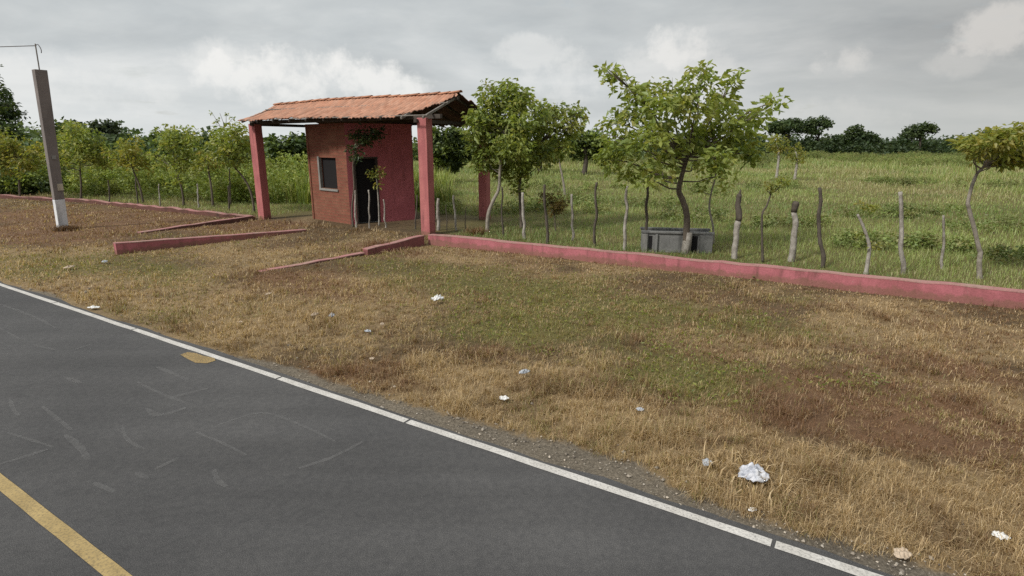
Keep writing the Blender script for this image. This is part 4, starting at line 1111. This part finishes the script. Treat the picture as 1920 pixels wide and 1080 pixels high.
def field():
    n_ = 420000
    X, Y, r = polar(n_, 9, 105, -62, 60)
    bw = behind_wall(X, Y); u, v = uv_of(X, Y)
    # keep the paved court under the pavilion roof clear
    rel = np.stack([X - B[0], Y - B[1]], -1); ss, gg = rel @ e[:2], rel @ g[:2]
    court = (ss > -.6) & (ss < EL + .4) & (gg > -1) & (gg < GL + .8)
    ok = (bw > .22) & ~court
    X, Y, r, bw, u = X[ok], Y[ok], r[ok], bw[ok], u[ok]; m = len(X)
    big = fbm(X, Y, 7.0, 40, 4); sm = fbm(X, Y, 1.6, 41, 4)
    band = fbm(u * .25, bw, 2.6, 44, 3)
    h = (.13 + .05 * np.clip((bw - .6) / 8, 0, 1)) * (.35 + 1.3 * sm) * rng.uniform(.5, 1.25, m)
    h = h * (1 + 1.2 * np.clip((r - 30) / 30, 0, 1)) * (1 + 1.1 * np.clip((fbm(X, Y, 3.5, 48, 3) - .52) * 5, 0, 1) * np.clip((r - 18) / 20, .2, 1))
    w = np.clip(.006 * r / 12, .006, .05) * rng.uniform(.6, 1.4, m)
    lean = rng.uniform(.2, 1.25, m)
    tan = np.clip((big - .5) * 2.6 + .06 + .26 * np.clip((r - 22) / 25, 0, 1) + .9 * np.exp(-(bw / .5) ** 2), 0, .92)
    dk = np.clip(1.35 - 1.1 * (band - .28) * 1.5, .60, 1.35)
    isT = rng.random(m) < tan
    c = np.where(isT[:, None], FTAN[rng.integers(0, 5, m)], FGREEN[rng.integers(0, 5, m)]) * rng.uniform(.75, 1.2, (m, 1))
    # some beds are a darker kind of grass
    c = np.where(((band > .60) & (rng.random(m) < .7))[:, None], np.array([(.14, .20, .058)]) * rng.uniform(.8, 1.6, (m, 1)), c)
    zb = (fbm(X, Y, 2.2, 5) - .5) * .09 * np.clip((60 - r) / 40, 0, 1) - .012
    blades('field_grass', X, Y, zb, h, w, lean, np.clip(c, 0, 1))
field()
# tall bright reeds behind the left trees and behind the hut
def reeds():
    n_ = 46000
    X, Y, r = polar(n_, 22, 46, -48, -6)
    bw = behind_wall(X, Y)
    rel = np.stack([X - B[0], Y - B[1]], -1); ss = rel @ e[:2]
    ok = (bw > 3.2 + 1.5 * fbm(X, Y, 2, 50)) & (bw < 16) & (fbm(X, Y, 1.5, 52) > .36) & (ss > -1)
    X, Y, r = X[ok], Y[ok], r[ok]; m = len(X)
    h = (.30 + 1.45 * fbm(X, Y, 2.2, 51)) * rng.uniform(.45, 1.15, m)
    w = rng.uniform(.025, .06, m); lean = rng.uniform(.05, .55, m)
    P_ = np.array([(.27, .34, .075), (.33, .37, .10), (.21, .28, .065), (.37, .37, .13), (.16, .22, .055)])
    c = P_[rng.integers(0, 5, m)] * rng.uniform(.75, 1.2, (m, 1))
    c = np.where((fbm(X, Y, 1.7, 55, 3) > .55)[:, None], c * np.array([.62, .62, .6]), c)
    blades('tall_grass', X, Y, np.zeros(m), h, w, lean, np.clip(c, 0, 1))
reeds()
# dark undergrowth along the far left fence line, and brown weeds by the stub wall
lumps = []
for k in range(26):
    P = gp(rnd.uniform(-60, 130), rnd.uniform(358, 366)); lumps.append((np.array([P[0], P[1], rnd.uniform(.3, .9)]), rnd.uniform(.5, 1.0), rnd.uniform(.4, .8)))
mass('undergrowth', lumps, GREEN[:2] + DARK + YELLOWGREEN[:1], .17, per=.9)
lumps = []
for k in range(170):
    x = rnd.uniform(20, 640); P = gp(x, np.interp(x, [60, 480, 640], [366, 390, 378]) - rnd.uniform(6, 34)); h_ = rnd.uniform(.25, .75) if rnd.random() < .72 else rnd.uniform(.8, 1.25)
    lumps.append((np.array([P[0], P[1], h_ * .8]), rnd.uniform(.5, 1.1), h_))
mass('bright_scrub', lumps, [(.22, .29, .06), (.28, .33, .08), (.17, .23, .05), (.33, .35, .11)], .12, per=.35)
lumps = []
for (x, y, wd, k) in ((1660, 462, 70, 5), (1745, 468, 70, 6), (1590, 455, 40, 3), (1300, 412, 60, 4), (1400, 425, 50, 3), (1530, 420, 60, 4), (1640, 405, 60, 5), (1760, 400, 70, 4), (1020, 395, 40, 3), (960, 400, 40, 3), (1100, 400, 40, 3), (1130, 382, 60, 4), (860, 400, 50, 4), (1500, 350, 90, 5), (1700, 345, 120, 7), (1850, 350, 80, 5), (1870, 430, 50, 3), (1880, 490, 40, 3), (1340, 365, 70, 4), (1230, 385, 50, 3), (1150, 355, 80, 5), (1000, 350, 60, 4)):
    for q in range(k):
        P = gp(x + rnd.uniform(-1, 1) * wd, y + rnd.uniform(-1, 1) * 5); z_ = rnd.uniform(.06, .16) * (1 + P[1] / 60)
        lumps.append((np.array([P[0], P[1], z_]), rnd.uniform(.25, .6) * (1 + P[1] / 50), z_ * 1.1))
for q in range(90):
    x = rnd.uniform(1000, 2000); P = ap(x, rnd.uniform(291, 300), rnd.uniform(58, 88)); lumps.append((np.array([P[0], P[1], rnd.uniform(.3, .6)]), rnd.uniform(1.2, 2.4), rnd.uniform(.35, .75)))
mass('field_bushes', lumps, [(.15, .205, .06), (.19, .245, .075), (.23, .27, .09), (.24, .22, .095)], .075, per=.8)
def sprigs():
    n_ = 5200
    X, Y, r = polar(n_ * 6, 4, 22)
    u, v = uv_of(X, Y); bw = behind_wall(X, Y); st, gr, rd, gv = weights(X, Y)
    ok = (bw < -.15) & (v > V_EDGE + .5) & (gr + (fbm(X, Y, .5, 61, 3) - .5) * 1.2 > .52)
    X, Y, r = X[ok], Y[ok], r[ok]; m = len(X)
    pts = np.stack([X, Y, rng.uniform(.01, .07, m)], -1)
    v_, q_, s_, c_ = leaves(pts, .05, shades(m, [(.20, .23, .05), (.26, .28, .07), (.14, .17, .04), (.30, .27, .10)]), flat=.2, droop=-.5, aspect=.4)
    tag(mesh_np('verge_weeds', v_, q_, s_, M['leaf'], colr=c_), kind='stuff')
sprigs()
def stones():
    n_ = 9000
    X, Y, r = polar(n_ * 4, 3.2, 18, -60, 50)
    u, v = uv_of(X, Y); st, gr, rd, gv = weights(X, Y)
    ok = (v > V_EDGE + .09) & (v < V_EDGE + 1.3) & (gv > rng.uniform(-.05, .9, len(X)))
    X, Y, r = X[ok][:n_], Y[ok][:n_], r[ok][:n_]; m = len(X)
    rad = rng.gamma(2.2, .0028, m).clip(.003, .022) * np.clip(r / 6, 1, 2)
    o6 = np.array([(1, 0, 0), (0, 1, 0), (-1, 0, 0), (0, -1, 0), (0, 0, .8), (0, 0, -.8)])
    V = np.stack([X, Y, rad * .3 - .004], -1)[:, None, :] + o6[None] * rad[:, None, None] * rng.uniform(.6, 1.3, (m, 6, 1))
    f8 = np.array([(0, 1, 4), (1, 2, 4), (2, 3, 4), (3, 0, 4), (1, 0, 5), (2, 1, 5), (3, 2, 5), (0, 3, 5)])
    q = (np.arange(m)[:, None, None] * 6 + f8[None]).ravel()
    cc = shades(m, [(.22, .19, .155), (.30, .27, .23), (.14, .12, .10), (.38, .33, .27)], None, .3)
    tag(mesh_np('shoulder_gravel', V.reshape(-1, 3), q, np.full(m * 8, 3), M['stone'], colr=np.repeat(cc, 6, axis=0)), kind='stuff')
stones()
def weed(px, py, n_, h, lab, pal):
    P = gp(px, py)
    X = P[0] + rng.normal(0, .16, n_); Y = P[1] + rng.normal(0, .16, n_)
    o = blades('dry_weed', X, Y, np.full(n_, -.02), rng.uniform(.5, 1.1, n_) * h, rng.uniform(.006, .016, n_), rng.uniform(.2, 1.1, n_), pal[rng.integers(0, 4, n_)])
    del o['kind']; tag(o, lab, 'weed')
weed(712, 466, 420, .34, 'rusty dry weed clump growing over the broken end of the maroon wall stub', REDB)
weed(893, 438, 260, .30, 'brown dry weed at the foot of the bent pale fence tree', REDB)
weed(122, 431, 500, .22, 'dark dry weeds round the foot of the concrete pole', REDB * .6)
weed(1395, 893, 240, .20, 'straw tuft behind the crumpled plastic bag', STRAW)

# ------------------------------------------------------------------ light
SUN_AZ, SUN_EL = (-.80, -.60), 40
world = bpy.data.worlds.new('World'); scene.world = world; world.use_nodes = True
nt = world.node_tree; bg = nt.nodes['Background']; bg.inputs['Strength'].default_value = .1
def wn(t, **k):
    x = nt.nodes.new(t)
    for a, b in k.items(): setattr(x, a, b)
    return x
def wm(op, a, b=None, c=None):
    m = wn('ShaderNodeMath', operation=op)
    for i, v in enumerate((a, b, c)):
        if v is None: continue
        if isinstance(v, (int, float)): m.inputs[i].default_value = v
        else: nt.links.new(v, m.inputs[i])
    return m.outputs[0]
sky = wn('ShaderNodeTexSky', sky_type='NISHITA'); sky.sun_disc = False
sky.sun_elevation = R(SUN_EL); sky.sun_rotation = math.atan2(SUN_AZ[0], SUN_AZ[1]); sky.air_density = 1.2; sky.dust_density = 2.5
tc = wn('ShaderNodeTexCoord'); sx = wn('ShaderNodeSeparateXYZ'); nt.links.new(tc.outputs['Generated'], sx.inputs[0])
zc = wm('MAXIMUM', sx.outputs[2], 0.0)
den = wm('ADD', zc, .16)
cb = wn('ShaderNodeCombineXYZ'); nt.links.new(wm('DIVIDE', sx.outputs[0], den), cb.inputs[0]); nt.links.new(wm('DIVIDE', sx.outputs[1], den), cb.inputs[1])
cb.inputs[2].default_value = 3.7
def wnoise(scale, det, rough, dist=0, vec=None):
    n_ = wn('ShaderNodeTexNoise'); n_.inputs['Scale'].default_value = scale; n_.inputs['Detail'].default_value = det
    n_.inputs['Roughness'].default_value = rough; n_.inputs['Distortion'].default_value = dist
    nt.links.new(vec or cb.outputs[0], n_.inputs['Vector']); return n_.outputs['Fac']
n1 = wnoise(.62, 7, .55, .3); n2 = wnoise(2.2, 8, .6, .2)
def wramp(fac, stops):
    r = wn('ShaderNodeValToRGB'); cr = r.color_ramp
    while len(cr.elements) < len(stops): cr.elements.new(.5)
    for el, (p_, c_) in zip(cr.elements, stops): el.position = p_; el.color = (*c_, 1)
    nt.links.new(fac, r.inputs['Fac']); return r.outputs['Color']
def wmix(fac, a, b, mode='MIX'):
    m = wn('ShaderNodeMix', data_type='RGBA', blend_type=mode)
    for k, v in ((0, fac), (6, a), (7, b)):
        if isinstance(v, (int, float)): m.inputs[k].default_value = v
        elif isinstance(v, tuple): m.inputs[k].default_value = (*v, 1)
        else: nt.links.new(v, m.inputs[k])
    return m.outputs[2]
deck = wramp(n1, [(.32, (4.3, 4.6, 4.75)), (.50, (5.6, 5.9, 5.98)), (.64, (6.9, 7.1, 7.1))])
# heaped bright clouds in particular quarters of the sky
def cloud(px, py, ra, rb):
    d = ray(px, py); d = d / np.linalg.norm(d)
    az = math.atan2(d[0], d[1]); el = math.asin(d[2])
    return az, el, ra / F, rb / F
azn = wm('ARCTAN2', sx.outputs[0], sx.outputs[1]); eln = wm('ARCSINE', sx.outputs[2])
wv = wnoise(5.5, 6, .6, 0, tc.outputs['Generated']); wv2 = wnoise(17, 7, .65, 0, tc.outputs['Generated'])
heap = None
for px, py, ra, rb, k in ((560, 140, 150, 42, .9), (690, 155, 90, 30, .9), (430, 115, 90, 30, .45), (1265, 85, 50, 34, .8), (1010, 100, 70, 26, .4), (1555, 112, 55, 28, .65), (1885, 65, 60, 34, .8), (1820, 120, 60, 20, .4), (60, 170, 170, 60, .45), (1190, 150, 180, 60, .40), (1500, 215, 200, 26, .40)):
    az, el, ra, rb = cloud(px, py, ra, rb)
    da = wm('DIVIDE', wm('SUBTRACT', azn, az), ra); de = wm('DIVIDE', wm('SUBTRACT', eln, el), rb)
    d2 = wm('ADD', wm('MULTIPLY', da, da), wm('MULTIPLY', de, de))
    d2 = wm('ADD', d2, wm('MULTIPLY', wm('SUBTRACT', wv, .5), 5.5)); d2 = wm('ADD', d2, wm('MULTIPLY', wm('SUBTRACT', wv2, .5), 4.6))
    mr = wn('ShaderNodeMapRange', interpolation_type='SMOOTHSTEP'); mr.inputs[1].default_value = 1.3; mr.inputs[2].default_value = -.2; mr.inputs[3].default_value = 0; mr.inputs[4].default_value = k
    nt.links.new(d2, mr.inputs[0])
    heap = mr.outputs[0] if heap is None else wm('MAXIMUM', heap, mr.outputs[0])
deck = wmix(1.0, deck, wramp(n2, [(.3, (.92, .93, .94)), (.7, (1.06, 1.05, 1.04))]), 'MULTIPLY')
c = wmix(heap, deck, (8.5, 8.45, 8.2))
# duller, warmer bank to the right
mrr = wn('ShaderNodeMapRange', interpolation_type='SMOOTHSTEP'); mrr.inputs[1].default_value = .02; mrr.inputs[2].default_value = .75
nt.links.new(azn, mrr.inputs[0])
c = wmix(1.0, c, wmix(mrr.outputs[0], (1, 1, 1), (.74, .72, .705)), 'MULTIPLY')
# thin pale air near the horizon
hz = wn('ShaderNodeMapRange'); hz.inputs[1].default_value = .0; hz.inputs[2].default_value = .12; hz.inputs[3].default_value = .75; hz.inputs[4].default_value = 0
nt.links.new(zc, hz.inputs[0])
c = wmix(hz.outputs[0], c, wmix(mrr.outputs[0], (7.0, 7.25, 7.2), (5.6, 5.75, 5.5)))
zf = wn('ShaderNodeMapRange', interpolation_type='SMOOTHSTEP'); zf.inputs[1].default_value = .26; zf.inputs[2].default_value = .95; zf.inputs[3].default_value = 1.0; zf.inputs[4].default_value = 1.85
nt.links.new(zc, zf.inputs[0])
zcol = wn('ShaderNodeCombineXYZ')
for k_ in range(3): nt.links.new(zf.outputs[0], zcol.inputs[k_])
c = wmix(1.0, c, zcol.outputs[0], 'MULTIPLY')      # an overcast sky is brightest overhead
gap = wramp(n2, [(.62, (0, 0, 0)), (.80, (.35, .35, .35))])
c = wmix(gap, c, sky.outputs['Color'])
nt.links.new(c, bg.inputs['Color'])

sl = bpy.data.lights.new('sun', 'SUN'); sl.energy = 3.1; sl.angle = R(7); sl.color = (1, .955, .88)
so = bpy.data.objects.new('sun', sl); col.objects.link(so)
sd_ = Vector((SUN_AZ[0] * math.cos(R(SUN_EL)), SUN_AZ[1] * math.cos(R(SUN_EL)), math.sin(R(SUN_EL))))
so.rotation_euler = sd_.to_track_quat('Z', 'Y').to_euler(); so.location = (0, 0, 20)

vs = scene.view_settings
scene.display_settings.display_device = 'sRGB'
vs.view_transform = 'Standard'; vs.look = 'None'; vs.exposure = 0.08; vs.gamma = 1.0
scene.render.engine = 'CYCLES'
scene.cycles.max_bounces = 6; scene.cycles.diffuse_bounces = 3; scene.cycles.transmission_bounces = 3; scene.cycles.transparent_max_bounces = 8
scene.cycles.use_denoising = False
